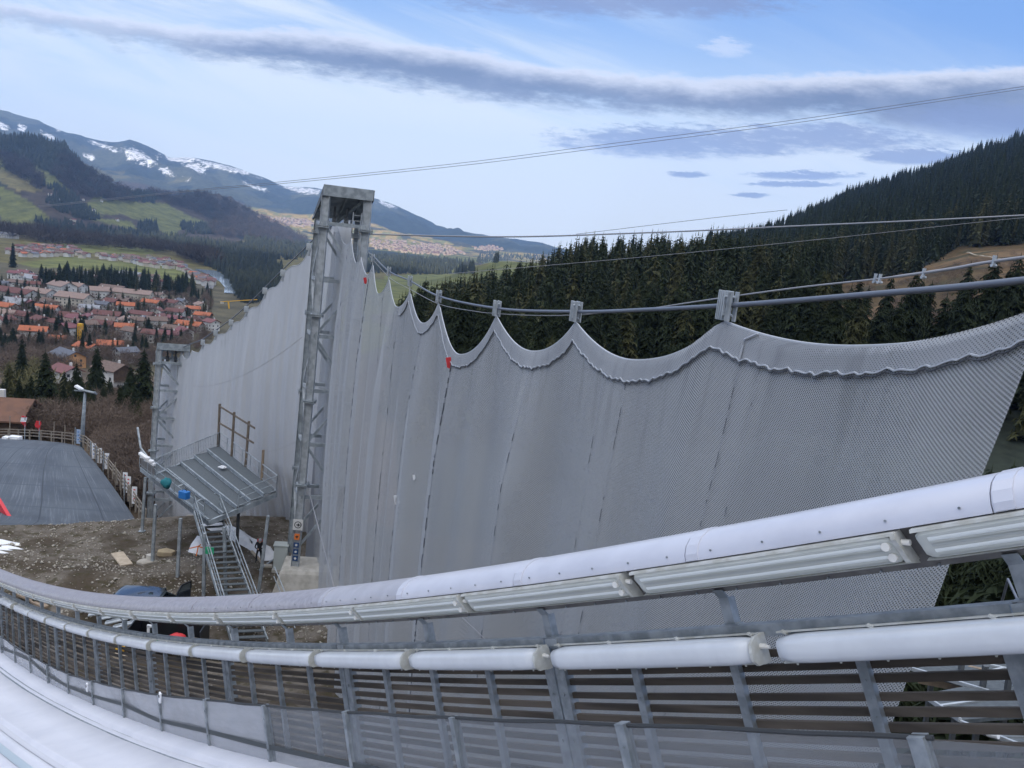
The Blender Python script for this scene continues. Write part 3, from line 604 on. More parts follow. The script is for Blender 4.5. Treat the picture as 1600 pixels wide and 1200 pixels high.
# rank the rest by visible size
def rank(P, h):
    a, b = proj(P+np.c_[np.zeros((len(P), 2)), h]); sz = h/P[:, 1]*FPX; vis = (b < I(a, *NETTOP)) & (a > -5) & (a < 1605); return np.where(vis, sz, 0), a, b
szr, ar, br = rank(Fr, hr_); szl, al, bl = rank(LT, hl); szv, av, bv = rank(VT, hv)
big_r = np.argsort(-szr)[:130]; big_l = np.argsort(-szl)[:60]; big_v = np.argsort(-szv)[:80]
for k in big_r: put_tree(Fr[k], hr_[k], k % 4, 'spruce' if k % 5 else 'spruce_olive', 'dark green spruce in the dense forest on the right-hand hillside', 'spruces of the right-hand forest', hr_[k]/Fr[k, 1]*FPX < 70)
for k in big_l: put_tree(LT[k], hl[k], k % 4, 'spruce' if k % 3 else 'spruce_olive', 'tall spruce on the wooded slope between the grey mat hill and the village', 'spruces on the slope above the village', hl[k]/LT[k, 1]*FPX < 70)
for k in big_v: put_tree(VT[k], hv[k], k % 4, 'spruce', 'dark spruce standing among the village houses', 'spruces among the village houses', True)
def rest(P, h, big): m_ = np.ones(len(P), bool); m_[big] = False; return P[m_], h[m_]
P_, h_ = rest(Fr, hr_, big_r); nearm = P_[:, 1] < 480
X_ = rng.uniform(2, 55, 480); Y_ = rng.uniform(12, 75, 480); k_ = X_ > NXC_-.345*Y_+5; X_, Y_ = X_[k_], Y_[k_]
NB_ = np.stack([X_, Y_, np.minimum(HP(X_, Y_), -14)-1], 1); nbh = rng.uniform(9, 13, len(X_))
q1, w1 = rest(LT, hl, big_l); q2, w2 = rest(VT, hv, big_v)
NP = np.concatenate([P_[nearm], q1, q2]); NH = np.concatenate([h_[nearm], w1, w2])
merged('spruce_forest', NB_, nbh, PROT_N, 'spruce', 'dark spruces below the right end of the big net', 'forest')
k = rng.random(len(NP)) < .3
merged('spruce_forest', NP[~k], NH[~k], PROT_M, 'spruce', 'dense dark spruce forest covering the near right-hand slope', 'forest')
merged('spruce_forest', NP[k], NH[k], PROT_M, 'spruce_olive', 'olive green spruces mixed into the near right-hand slope', 'forest')
merged('hill_forest', P_[~nearm], h_[~nearm], PROT_S, 'spruce', 'fine distant spruce forest on the upper right-hand hill up to its ridge', 'forest')
# forests of the left hills and the valley
DARK = [([(52, 345), (90, 348), (150, 358), (220, 365), (300, 375), (400, 388), (480, 392), (480, 405), (400, 408), (300, 398), (200, 378), (120, 368), (85, 365)], 900), ([(330, 398), (400, 400), (440, 420), (440, 450), (420, 470), (380, 475), (350, 430), (320, 415)], 420),
        ([(0, 214), (60, 212), (110, 230), (135, 270), (180, 300), (250, 302), (240, 318), (160, 310), (120, 290), (80, 270), (40, 255), (0, 240)], 900), ([(280, 350), (330, 352), (335, 366), (290, 368)], 120), ([(212, 348), (245, 350), (248, 366), (218, 364)], 80),
        ([(380, 372), (480, 380), (490, 400), (440, 395), (385, 392)], 350), ([(560, 400), (640, 402), (740, 410), (740, 428), (620, 430), (500, 420)], 700), ([(745, 396), (770, 392), (790, 398), (860, 400), (905, 402), (900, 410), (850, 408), (800, 404), (770, 412), (745, 414)], 260),
        ([(90, 300), (130, 320), (160, 345), (130, 345), (90, 330), (70, 315)], 160), ([(60, 285), (110, 300), (130, 318), (100, 312)], 60)]
BARE = [([(330, 305), (400, 335), (440, 352), (480, 374), (470, 385), (400, 378), (330, 368), (320, 340), (260, 318), (230, 300)], 900), ([(100, 240), (130, 262), (200, 300), (210, 320), (150, 315), (110, 300), (80, 275)], 420), ([(0, 240), (40, 255), (70, 285), (60, 300), (30, 280), (0, 262)], 200),
        ([(60, 372), (150, 378), (270, 390), (260, 398), (130, 388), (60, 384)], 260), ([(0, 358), (60, 362), (90, 372), (90, 382), (0, 372)], 140), ([(260, 395), (330, 402), (345, 420), (300, 412)], 160)]
for poly, n in DARK:
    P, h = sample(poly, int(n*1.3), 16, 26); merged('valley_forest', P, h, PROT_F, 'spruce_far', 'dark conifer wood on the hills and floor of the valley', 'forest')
for poly, n in BARE:
    P, h = sample(poly, n, 14, 22); merged('bare_woodland', P, h, PROT_BF, 'bare_far', 'brown leafless woodland on the valley hillside', 'woodland', 1.4)
# brown brush below the mat hill and between the houses
P, h = sample([(165, 690), (215, 640), (232, 690), (232, 800), (205, 790), (160, 720)], 600, 1.6, 4.2); merged('brush', P, h, PROT_W, 'bare', 'bare brown bushes on the slope beside the far net tower', 'bushes', 1.5)
P, h = sample([(1240, 560), (1262, 500), (1320, 450), (1430, 432), (1600, 395), (1600, 560)], 600, .8, 2.6); merged('brush', P, h, PROT_W, 'bare', 'low dry scrub scattered over the brown clearing on the right', 'bushes', 1.8)
P, h = sample([(48, 625), (160, 640), (230, 620), (230, 700), (48, 690)], 400, 2.5, 6); merged('brush', P, h, PROT_W, 'bare', 'leafless brown undergrowth under the tall spruces', 'bushes', 1.3)
P, h = sample([(0, 450), (330, 460), (330, 540), (228, 580), (0, 590)], 900, 5, 9); merged('bare_garden_trees', P, h, PROT_B, 'bare', 'leafless garden trees between the village houses', 'trees', 1.2)
P, h = sample([(20, 590), (60, 590), (60, 660), (20, 655)], 22, 5, 9); merged('olive_shrubs', P, h, PROT_B, 'olive', 'yellowish green shrubs among the spruces at the left edge', 'bushes', 1.3)
P, h = sample([(955, 420), (1005, 420), (1005, 412), (955, 412)], 20, 22, 27); merged('bare_woodland', P, h, PROT_B, 'bare', 'reddish brown leafless treetops rising over the forest edge', 'trees', 1.1)

# ================================================================== VILLAGE
def house_parts(L, W, Hh, roof, wall, style, windows=True):
    """returns list of (name, MB, material, parent index) in local coordinates; ridge along x, +z up"""
    out = []; rh = W*.24; ov = 1.0
    mb = MB()
    mb.add([(-L/2, -W/2, -2), (L/2, -W/2, -2), (L/2, W/2, -2), (-L/2, W/2, -2), (-L/2, -W/2, Hh), (L/2, -W/2, Hh), (L/2, W/2, Hh), (-L/2, W/2, Hh), (-L/2, 0, Hh+rh), (L/2, 0, Hh+rh)],
           [(0, 1, 5, 4), (2, 3, 7, 6), (1, 2, 6, 9, 5), (3, 0, 4, 8, 7)])
    out.append(('wall', mb, wall, None))
    rb = MB(); sl = rh/(W/2)
    for s in (-1, 1):
        e = (s*(W/2+ov), Hh-sl*ov); th = .25
        rb.add([(-L/2-ov, 0, Hh+rh+.05), (L/2+ov, 0, Hh+rh+.05), (L/2+ov, e[0], e[1]+.05), (-L/2-ov, e[0], e[1]+.05), (-L/2-ov, 0, Hh+rh+.05+th), (L/2+ov, 0, Hh+rh+.05+th), (L/2+ov, e[0], e[1]+.05+th), (-L/2-ov, e[0], e[1]+.05+th)],
               [(0, 1, 2, 3), (4, 5, 6, 7), (2, 3, 7, 6), (0, 3, 7, 4), (1, 2, 6, 5)])
    out.append(('roof', rb, roof, None))
    cb = MB().box((L*.18, W*.12, Hh+rh+.4), (.8, .7, 1.7)); out.append(('chimney', cb, 'white_wall', 1))
    if windows:
        nf = max(1, int(Hh/2.8)); nx = max(2, int(L/3.2))
        for s in (-1, 1):
            for f in range(nf):
                for k in range(nx):
                    x = -L/2+L*(k+.5)/nx; out.append(('window', MB().box((x, s*(W/2+.02), 1.5+f*2.7), (1.1, .1, 1.25)), 'window', None))
        for s in (-1, 1):
            for f in range(nf+1):
                for y in ((-W*.26, W*.26) if f < nf else (0,)):
                    out.append(('window', MB().box((s*(L/2+.02), y, 1.5+f*2.7), (.1, 1.1, 1.2)), 'window', None))
        if style == 'chalet':
            for s in (-1, 1):
                g = MB(); x = s*(L/2+.12)
                vs = [(x-.08, -W/2-.05, Hh*.52), (x-.08, W/2+.05, Hh*.52), (x-.08, W/2+.05, Hh-.1), (x-.08, 0, Hh+rh-.1), (x-.08, -W/2-.05, Hh-.1)]
                vs += [(a+.16, b, c) for a, b, c in vs]; n = 5
                g.add(vs, [tuple(range(n)), tuple(range(2*n-1, n-1, -1))]+[(k, (k+1) % n, n+(k+1) % n, n+k) for k in range(n)]); out.append(('timber_gable', g, 'chalet_wood', None))
                b = MB().box((s*(L/2+.9), 0, Hh*.50), (1.5, W+.3, .15)).box((s*(L/2+1.6), 0, Hh*.5+.5), (.1, W+.3, .9)); out.append(('balcony', b, 'chalet_wood', None))
    return out
def make_house(L, W, Hh, roof, wall, style, label, group=None, name='house', cat='house', windows=True, simple=False):
    root = empty(name, (0, 0, 0), label, cat, group); obs = []
    for nm, mb, m_, pi in house_parts(L, W, Hh, roof, wall, style, windows):
        if simple and nm == 'chimney': continue
        obs.append(mb.build(nm, m_, obs[pi] if pi is not None else root))
    return root
HSPOTS = [(53, 533, 15, 10, 6, 'orange', 'white_wall', 'plain', 20, 'white house with bright orange roof left of the yellow crane mast'),
 (110, 528, 12, 10, 6.5, 'maroon', 'white_wall', 'chalet', 60, 'dark timber gabled house with maroon roof directly left of the yellow crane mast'),
 (84, 516, 13, 9, 5, 'redbrown', 'white_wall', 'plain', -15, 'red roofed house behind the bright orange roofed one near the crane'),
 (90, 540, 9, 7, 3.5, 'orange', 'cream_wall', 'plain', 20, 'low orange roofed annex between the white house and the crane mast'),
 (106, 572, 17, 13, 5, 'slate', 'apricot_wall', 'plain', -35, 'apricot house under a wide dark slate roof'),
 (103, 600, 10, 8, 4.5, 'pink', 'white_wall', 'plain', -30, 'small house with faded pink roof below the slate roofed one'),
 (176, 604, 13, 10, 6.5, 'brown', 'white_wall', 'chalet', -25, 'timber balcony chalet with red-brown roof among the spruces beside the far tower'),
 (172, 552, 14, 10, 4.5, 'orange', 'cream_wall', 'chalet', 25, 'orange roofed house with an open timber gable above the chalet'),
 (136, 556, 13, 9, 4.5, 'orange', 'cream_wall', 'plain', -20, 'orange roof half hidden by a spruce behind the slate roofed house'),
 (196, 566, 12, 9, 5.5, 'slate', 'white_wall', 'plain', 60, 'white house with dark gable roof just left of the far net tower'),
 (10, 542, 15, 11, 4, 'brown', 'cream_wall', 'chalet', 10, 'large brown roofed house at the left picture edge below the orange roofs'),
 (8, 490, 17, 11, 5, 'orange', 'cream_wall', 'plain', -10, 'orange roofed house cut by the left picture edge'),
 (73, 493, 17, 11, 5, 'orange', 'white_wall', 'plain', 5, 'orange roofed house with white gable above the green slope'),
 (43, 484, 14, 10, 5, 'maroon', 'white_wall', 'chalet', -30, 'maroon roofed house between the two orange ones at the left'),
 (30, 504, 20, 11, 5, 'redbrown', 'white_wall', 'chalet', -15, 'long red-brown roofed house with white ground floor at the left'),
 (168, 503, 22, 12, 5, 'redbrown', 'white_wall', 'chalet', 5, 'long dark red roofed house in the village centre'),
 (196, 489, 14, 10, 6, 'orange', 'white_wall', 'chalet', 25, 'orange roofed white chalet behind the long dark red roof'),
 (236, 484, 16, 10, 6, 'orange', 'white_wall', 'plain', -5, 'white house with a pale orange roof at the right of the village'),
 (222, 502, 20, 10, 5, 'redbrown', 'cream_wall', 'plain', -10, 'long dark red roof right of the village centre'),
 (244, 516, 14, 11, 7, 'brown', 'white_wall', 'chalet', 35, 'white house with dark timber balconies and brown roof above the net'),
 (296, 518, 20, 12, 4.5, 'orange', 'cream_wall', 'plain', -5, 'wide vivid orange roof close to the left net'),
 (330, 516, 12, 9, 6, 'pink', 'white_wall', 'plain', -35, 'white house with pinkish red roof touching the net edge'),
 (300, 492, 13, 9, 5, 'orange', 'cream_wall', 'plain', 30, 'small orange roofed house behind the wide vivid orange one'),
 (274, 497, 15, 10, 5, 'redbrown', 'white_wall', 'plain', 5, 'red-brown roofed house left of the small orange one'),
 (268, 482, 17, 10, 5, 'redbrown', 'white_wall', 'plain', -20, 'dark red roofed house with white gable under the spruce row'),
 (140, 492, 15, 10, 5, 'grey', 'white_wall', 'plain', 15, 'house with pale bluish grey roof in the village centre'),
 (14, 664, 13, 9, 3.0, 'redtan', 'chalet_wood', 'barn', 12, 'large brown roofed timber barn behind the mat hill fence')]
MT['roof_redtan'] = mat('roof_tiles_redtan', (.17, .085, .055), .85, nscale=.8, col2=(.13, .07, .05))
for (x, y, L, W_, Hh, rf_, wl, stl, rot, lab) in HSPOTS:
    r = make_house(L*.92, W_*.88, Hh+1.2, 'roof_'+rf_, wl, 'chalet' if stl == 'chalet' else 'plain', lab, None, 'barn' if stl == 'barn' else 'house', 'barn' if stl == 'barn' else 'house', windows=stl != 'barn')
    r.location = V(hit(x, y)[0]) if stl != 'barn' else V(atY(-26, 684, 116)); r.rotation_euler.z = R_(rot)
ASPOTS = [(22, 468, 34, 13, 7, 'redbrown', -14, 'long white apartment block with red roof at the left of the village'), (62, 470, 22, 12, 8, 'tan', -14, 'pale apartment block adjoining the long red roofed one'), (97, 462, 20, 14, 10, 'tan', -30, 'tall white gabled apartment building left of the village spruces'),
          (117, 461, 16, 12, 9, 'tan', -10, 'smaller white apartment wing right of the tall gabled building'), (116, 486, 22, 13, 12, 'tan', -5, 'cream apartment tower block with brown balconies in the village'), (155, 466, 14, 12, 8, 'tan', 35, 'white gable ended apartment building with chimney in the middle of the row'),
          (176, 463, 20, 12, 8, 'brown', -5, 'brown roofed apartment building with chimney right of the white gable'), (208, 470, 30, 12, 8, 'tan', 5, 'long cream apartment building right of the village spruces'), (12, 482, 26, 16, 5, 'grey', 0, 'flat bluish grey hall at the left picture edge'),
          (12, 372, 30, 16, 7, 'grey', 0, 'long white hall at the foot of the green hill at the left'), (53, 442, 24, 12, 5, 'grey', -20, 'white roofed hall in front of the green field'), (205, 437, 26, 16, 6, 'grey', -20, 'pale blue roofed hall at the near edge of the green field'), (135, 434, 20, 10, 5, 'slate', 0, 'dark roofed farm building at the near edge of the green field')]
for (x, y, L, W_, Hh, rf_, rot, lab) in ASPOTS:
    r = make_house(L*1.15, W_*1.1, Hh, 'roof_'+rf_, 'white_wall' if 'cream' not in lab else 'cream_wall', 'plain', lab, None, 'apartment_building' if 'apartment' in lab else 'hall', 'building'); r.location = V(hit(x, y)[0]); r.rotation_euler.z = R_(rot)
kinds = [('redbrown', 'white_wall'), ('maroon', 'white_wall'), ('brown', 'cream_wall'), ('brown', 'white_wall'), ('orange', 'white_wall'), ('tan', 'cream_wall'), ('redbrown', 'cream_wall'), ('slate', 'white_wall'), ('maroon', 'cream_wall'), ('redbrown', 'white_wall'), ('brown', 'white_wall'), ('brown', 'cream_wall')]
lab_near = {'redbrown': 'red-brown roofed house in the nearer part of the village', 'maroon': 'maroon roofed house in the nearer part of the village', 'brown': 'brown roofed house in the nearer part of the village', 'orange': 'orange roofed house in the nearer part of the village',
            'tan': 'tan roofed house in the nearer part of the village', 'grey': 'pale grey roofed house in the nearer part of the village', 'slate': 'dark slate roofed house in the nearer part of the village', 'pink': 'pinkish roofed house in the nearer part of the village'}
protoN = [make_house(random.uniform(11, 14), random.uniform(8, 9.5), 6.4, 'roof_'+a, b, 'chalet' if i % 2 == 0 else 'plain', lab_near[a], a+' roofed village houses') for i, (a, b) in enumerate(kinds)]
kinds_n = [k_[0] for k_ in kinds]
protoF = [make_house(10, 7.5, 5.5, 'roof_'+a, b, 'plain', 'tiny '+{'redbrown': 'red-brown'}.get(a, a)+' roofed house in the row beyond the green field', a+' roofed houses beyond the green field', windows=False, simple=True) for a, b in kinds]
occ = [(h_[0], h_[1]) for h_ in HSPOTS+ASPOTS]; usedN = [False]*len(kinds); usedF = [False]*len(kinds)
def place_rand(poly, n, mind, protos, used):
    c = 0; t_ = 0; P = np.array(poly, float)
    while c < n and t_ < n*30:
        t_ += 1; x, y = P.min(0)+(P.max(0)-P.min(0))*rng.random(2)
        if not inpoly(np.array(x), np.array(y), poly): continue
        if any(abs(x-a)/1.8+abs(y-b) < mind for a, b in occ): continue
        w = hit(x, y)[0]
        if np.isnan(w[0]): continue
        i = int(rng.integers(0, len(protos))); r = protos[i] if not used[i] else copy_tree(protos[i]); used[i] = True
        r.location = V(w); r.rotation_euler.z = rng.normal()*1.0-.1; occ.append((x, y)); c += 1
place_rand([(0, 474), (60, 480), (130, 478), (240, 468), (325, 478), (325, 520), (260, 540), (200, 540), (120, 520), (0, 515)], 38, 8.5, protoN, usedN)
place_rand([(0, 428), (40, 432), (120, 432), (200, 434), (290, 444), (300, 452), (200, 448), (0, 455)], 22, 5.5, protoN, usedN)
place_rand([(60, 385), (110, 388), (130, 398), (210, 404), (250, 404), (280, 414), (300, 428), (330, 440), (350, 452), (335, 455), (300, 436), (280, 424), (250, 420), (180, 408), (110, 402), (20, 402), (0, 390)], 150, 1.3, protoF, usedF)
place_rand([(100, 345), (120, 345), (128, 356), (105, 355)], 6, 3, protoF, usedF)
place_rand([(60, 285), (180, 310), (200, 355), (160, 345), (60, 300)], 9, 7, protoF, usedF)
for p_, u_ in list(zip(protoN, usedN))+list(zip(protoF, usedF)):
    if not u_:
        for o in list(p_.children): 
            for c in list(o.children): bpy.data.objects.remove(c)
            bpy.data.objects.remove(o)
        bpy.data.objects.remove(p_)
# the far town: hundreds of houses, one mass
MT['town_wall'] = mat('dull_cream_wall', (.30, .24, .19), .9)
def town(poly, n, sc, name, label):
    W3, _ = sample(poly, n, 1, 1); vs = []; fs = []; mi = []
    for p in W3:
        L = rng.uniform(12, 22)*sc; w = rng.uniform(9, 13)*sc; h = rng.uniform(5, 9)*sc; a = rng.random()*3; c, s = math.cos(a), math.sin(a); o = len(vs)
        for x, y, z in [(-L/2, -w/2, -4), (L/2, -w/2, -4), (L/2, w/2, -4), (-L/2, w/2, -4), (-L/2, -w/2, h), (L/2, -w/2, h), (L/2, w/2, h), (-L/2, w/2, h), (-L/2, 0, h+w*.3), (L/2, 0, h+w*.3)]:
            vs.append((p[0]+c*x-s*y, p[1]+s*x+c*y, p[2]+z))
        rf_ = int(rng.integers(1, 5))
        for f, m_ in [((0, 1, 5), 0), ((0, 5, 4), 0), ((2, 3, 7), 0), ((2, 7, 6), 0), ((1, 2, 6), 0), ((1, 6, 5), 0), ((5, 6, 9), 0), ((3, 0, 4), 0), ((3, 4, 7), 0), ((4, 8, 7), 0), ((4, 5, 9), rf_), ((4, 9, 8), rf_), ((6, 7, 8), rf_), ((6, 8, 9), rf_)]:
            fs.append([o+i for i in f]); mi.append(m_)
    tag(npmesh(name, np.array(vs), np.array(fs), ['town_wall', 'roof_redbrown', 'roof_redbrown', 'roof_tan', 'roof_brown'], 'stuff', mi=mi), label, 'town')
town([(575, 372), (640, 378), (700, 384), (730, 398), (690, 400), (640, 396), (585, 390)], 240, 1.2, 'far_town', 'sunlit town spread over the far valley slope right of the big net tower')
town([(735, 388), (770, 384), (790, 390), (760, 394)], 70, 1.2, 'far_town', 'small sunlit hamlet at the right end of the far slope')
town([(400, 338), (480, 344), (495, 352), (470, 356), (420, 348)], 130, 1.2, 'far_town', 'sunlit houses on the far slope left of the big net tower')
# yellow construction cranes
cr = empty('tower_crane', hit(125, 545)[0], 'yellow lattice crane mast rising between the village houses', 'crane'); o = np.array(cr['_org'])
mb = MB()
for a in (-1, 1):
    for b in (-1, 1): mb.beam(o+[a, b, 0], o+[a, b, 14], .35)
for k in range(6):
    z = .5+k*2.2
    for a, b, c, d in [(-1, -1, 1, -1), (1, -1, 1, 1), (1, 1, -1, 1), (-1, 1, -1, -1)]: mb.beam(o+[a, b, z], o+[c, d, z+2.2], .22)
mb.build('mast', 'yellow', cr); MB().box(o+[0, 0, 14.6], (2.4, 2.4, 1.6)).build('cab', 'yellow', cr)
cr = empty('tower_crane', hit(358, 482)[0], 'yellow crane with a long level jib behind the left net', 'crane'); o = np.array(cr['_org'])
p0 = atY(357, 472, o[1]); mb = MB().beam(o, p0, 1.2); mb.build('mast', 'yellow', cr)
MB().beam(atY(344, 471.5, o[1]), atY(402, 468, o[1]), .7).build('jib', 'yellow', cr); MB().box(atY(347, 473, o[1]), (3, 1.5, 2)).build('counterweight', 'concrete', cr)

# ================================================================== MAT HILL, FENCE, FLAGS
RB = np.array([(125, 697, 92), (150, 722, 84), (172, 750, 78), (192, 780, 71), (206, 802, 66), (217, 820, 61), (222, 830, 58)], float)
RB3 = atY(RB[:, 0], RB[:, 1], RB[:, 2])[::-1]
FE = np.array([(125, 697, 92), (100, 692, 94), (60, 688, 97), (20, 686, 99.5), (0, 685, 101), (-60, 686, 104)], float); FE3 = atY(FE[:, 0], FE[:, 1], FE[:, 2])
nu, nv = 60, 60; ys = np.linspace(52, 92, nv); G = np.zeros((nu, nv, 3)); UVm = np.zeros((nu, nv, 2))
bx = I(ys, RB3[:, 1], RB3[:, 0]); bz = I(ys, RB3[:, 1], RB3[:, 2])
far3 = FE3[::-1]
for j, y in enumerate(ys):
    tt = max(0, (y-58)/34)
    for i in range(nu):
        s = i/(nu-1); L = 52*s
        # blend towards the far edge polyline
        fx = I(52-L, np.linspace(0, 52, len(far3)), far3[:, 0]); fz = I(52-L, np.linspace(0, 52, len(far3)), far3[:, 2]); fy = I(52-L, np.linspace(0, 52, len(far3)), far3[:, 1])
        x0 = bx[j]-L; z0 = bz[j]-.02*L
        k = tt**2; G[i, j] = ((1-k)*x0+k*fx, (1-k)*y+k*fy, (1-k)*z0+k*fz); UVm[i, j] = (L, y)
mm_ = bpy.data.materials.new('grey_plastic_mats'); mm_.use_nodes = True; t = mm_.node_tree; p = t.nodes['Principled BSDF']; p.inputs['Roughness'].default_value = .6
uvn = t.nodes.new('ShaderNodeUVMap'); mp = t.nodes.new('ShaderNodeMapping'); t.links.new(uvn.outputs[0], mp.inputs[0]); mp.inputs['Scale'].default_value = (4.2, .10, 1)
n1 = NOISE(t, mp.outputs[0], 1.4, 4, .7); mp2 = t.nodes.new('ShaderNodeMapping'); t.links.new(uvn.outputs[0], mp2.inputs[0]); mp2.inputs['Scale'].default_value = (.12, .12, 1); n2 = NOISE(t, mp2.outputs[0], 1.5, 5, .6)
sp = t.nodes.new('ShaderNodeSeparateXYZ'); t.links.new(uvn.outputs[0], sp.inputs[0])
row = M_(t, 'FRACT', M_(t, 'MULTIPLY', M_(t, 'MULTIPLY_ADD', sp.outputs[0], .12, sp.outputs[1]), .155)); seam = M_(t, 'LESS_THAN', row, .05)
cl = M_(t, 'FRACT', M_(t, 'DIVIDE', M_(t, 'ADD', sp.outputs[0], 2.5), 5.2)); seam2 = M_(t, 'LESS_THAN', cl, .025)
b0 = MIX(t, SS(t, n2, .35, .65), (.048, .057, .070, 1), (.080, .093, .108, 1)); b0 = MIX(t, M_(t, 'MULTIPLY', SS(t, n1, .50, .70), .6), b0, (.19, .21, .24, 1))
b0 = MIX(t, M_(t, 'MULTIPLY', seam, .7), b0, (.045, .055, .07, 1)); b0 = MIX(t, M_(t, 'MULTIPLY', seam2, .85), b0, (.02, .023, .03, 1)); t.links.new(b0, p.inputs['Base Color'])
mat_hill = npmesh('mat_slope', G.reshape(-1, 3), None, [mm_], 'structure', smooth=True, quads=gridfaces(nu, nv), uv=UVm.reshape(-1, 2))
# timber fence round the mat hill
fl = np.concatenate([RB3[1:], FE3[1:]]); seg = np.concatenate([[0], np.cumsum(np.linalg.norm(np.diff(fl, axis=0), axis=1))])
def on_fence(s): return np.array([I(s, seg, fl[:, k]) for k in range(3)])
out = np.array([.35, .35, 0])
fr = empty('timber_fence', on_fence(0)+out, 'timber post and rail fence along the far edge of the grey mat hill', 'fence')
for k in range(int(seg[-1]/2.4)):
    p = on_fence(k*2.4)+out; MB().beam(p-[0, 0, .3], p+[0, 0, 1.25], .14).build('post', 'fence_wood', fr)
for hgt in (.45, .85, 1.2):
    mb = MB(); pts = [on_fence(s)+out*1.05+[0, 0, hgt] for s in np.linspace(0, seg[-1], 40)]
    for a, b in zip(pts[:-1], pts[1:]): mb.beam(a, b, .05, .11)
    mb.build('rail', 'fence_wood', fr)
def flag(px, ytop, ybot, Y, kind, label, group=None):
    b = atY(px, ybot, Y); tp = atY(px+.6, ytop, Y); r = empty('flag_pole' if kind != 'pole' else 'wooden_pole', b, label, 'flag' if kind != 'pole' else 'pole', group)
    MB().tube([b-[0, 0, .4], tp], .05, 6).build('pole', 'fence_wood' if kind in ('pole', 'bannerw') else 'galv_far', r)
    d = tp-b; L = np.linalg.norm(d); ux = np.array([1., .15, 0]); 
    if kind in ('redwhite', 'red'):
        mb = MB(); nz_ = 8; mi_ = []
        for k in range(nz_):
            z0 = tp-d*(.42*k/nz_); z1 = tp-d*(.42*(k+1)/nz_); w0 = .18+.16*math.sin(k*.5+.3); w1 = .18+.16*math.sin((k+1)*.5+.3); wv = .1*math.sin(k*1.3)
            y0 = np.array([0, .12, 0]); mb.box((z0+z1)/2-ux*(w0+w1)/4+[0, wv, 0], (w0+w1, .05, L*.42/nz_), (nrm(ux), (0, 1, 0), nrm(d)), 0 if (kind == 'red' or k > 3 or k == 0) else 1)
        mb.build('flag_cloth', ['red', 'white'], r)
    if kind in ('banner', 'bannerw', 'bannerblue'):
        w = .44; c = (tp*.62+b*.38)
        cl_ = MB().box(c+ux*.36, (w, .03, L*.62), (nrm(ux), (-.15, 1, 0), nrm(d))).build('banner', MT['bannerblue'] if kind == 'bannerblue' else 'white', r)
        mk = MB()
        for q, (dz, ww, hh) in enumerate([(.20, .16, .10), (.06, .10, .16), (-.12, .14, .08)]): mk.box(c+ux*.36+d*dz+[0, -.03, 0], (ww, .02, hh), (nrm(ux), (-.15, 1, 0), nrm(d)))
        mk.build('banner_print', 'red' if px > 185 else 'blue', r)
MT['bannerblue'] = mat('pale_blue_banner', (.35, .45, .62), .8)
flag(15, 650, 692, 98, 'pole', 'thin orange-brown pole at the left end of the mat hill fence')
flag(38.5, 650, 693, 97, 'redwhite', 'taller red and white flag on the mat hill fence')
flag(61, 658, 695, 96, 'red', 'smaller red flag right of the taller one on the fence')
flag(84, 659, 697, 95, 'pole', 'thick pale wooden pole on the mat hill fence, right of the small red flag'); flag(101, 664, 700, 94, 'pole', 'thin wooden pole between the thick pale one and the blue banner')
flag(117, 668, 704, 93, 'bannerblue', 'narrow pale blue banner directly left of the floodlight mast')
flag(141, 690, 728, 88, 'banner', 'first white banner right of the floodlight mast'); flag(150, 697, 735, 86, 'banner', 'second white banner right of the floodlight mast, lower than the first')
flag(161, 705, 745, 83, 'banner', 'third white banner right of the floodlight mast, with printed marks'); flag(169, 712, 752, 81, 'pole', 'wooden pole right of the third white banner'); flag(180, 722, 760, 78, 'pole', 'bent topped pole halfway down the mat hill fence')
flag(189, 735, 775, 75, 'bannerw', 'short faded banner left of the big white banner'); flag(194, 741, 782, 73, 'banner', 'big white banner with printed symbols at the lower end of the fence'); flag(203, 757, 800, 69, 'bannerw', 'faded banner right of the big white one, lowest on the fence')
lb = atY(127, 704, 94); lt = atY(133, 613, 94); r = empty('floodlight_mast', lb, 'tall slim floodlight mast beside the mat hill fence', 'floodlight mast')
MB().tube([lb-[0, 0, 1], lb*.5+lt*.5, lt], [.28, .22, .15], 10).build('pole', 'galv_far', r, smooth=True)
MB().beam(lt+[-1.3, 0, .1], lt+[1.2, .2, .1], .12).build('crossbar', 'galv_far', r)
f0 = MB().box(lt+[.45, -.1, .15], (1.7, 1.0, .22), (nrm((1, .1, -.15)), nrm((-.1, 1, -.4)), nrm((.1, .4, 1)))).build('floodlight', 'galv_far', r, bevel=.04)
f1 = MB().box(lt+[-.7, -.1, .5], (.9, .6, .25), (nrm((1, 0, -.5)), (0, 1, 0), nrm((.5, 0, 1)))).build('floodlight', 'white', r, bevel=.04)
mb = MB(); a = atY(-4, 785, 62); b = atY(26, 835, 58)
mb.beam(a, b, .25, 1.0).build('red_barrier', 'red', None, label='red padded barrier board along the near edge of the mat hill', cat='barrier')
for i, (x, y) in enumerate([(14, 688), (24, 687)]):
    p = atY(x, y, 96); MB().box(p, (1.3, .8, .9)).box(p+[0, -.43, 0], (.9, .04, .5)).build('electric_box', 'white', None, bevel=.03, label=['pale box at the mat hill fence beside the brown roofed barn', 'second pale box at the mat hill fence, right of the first'][i], cat='box')

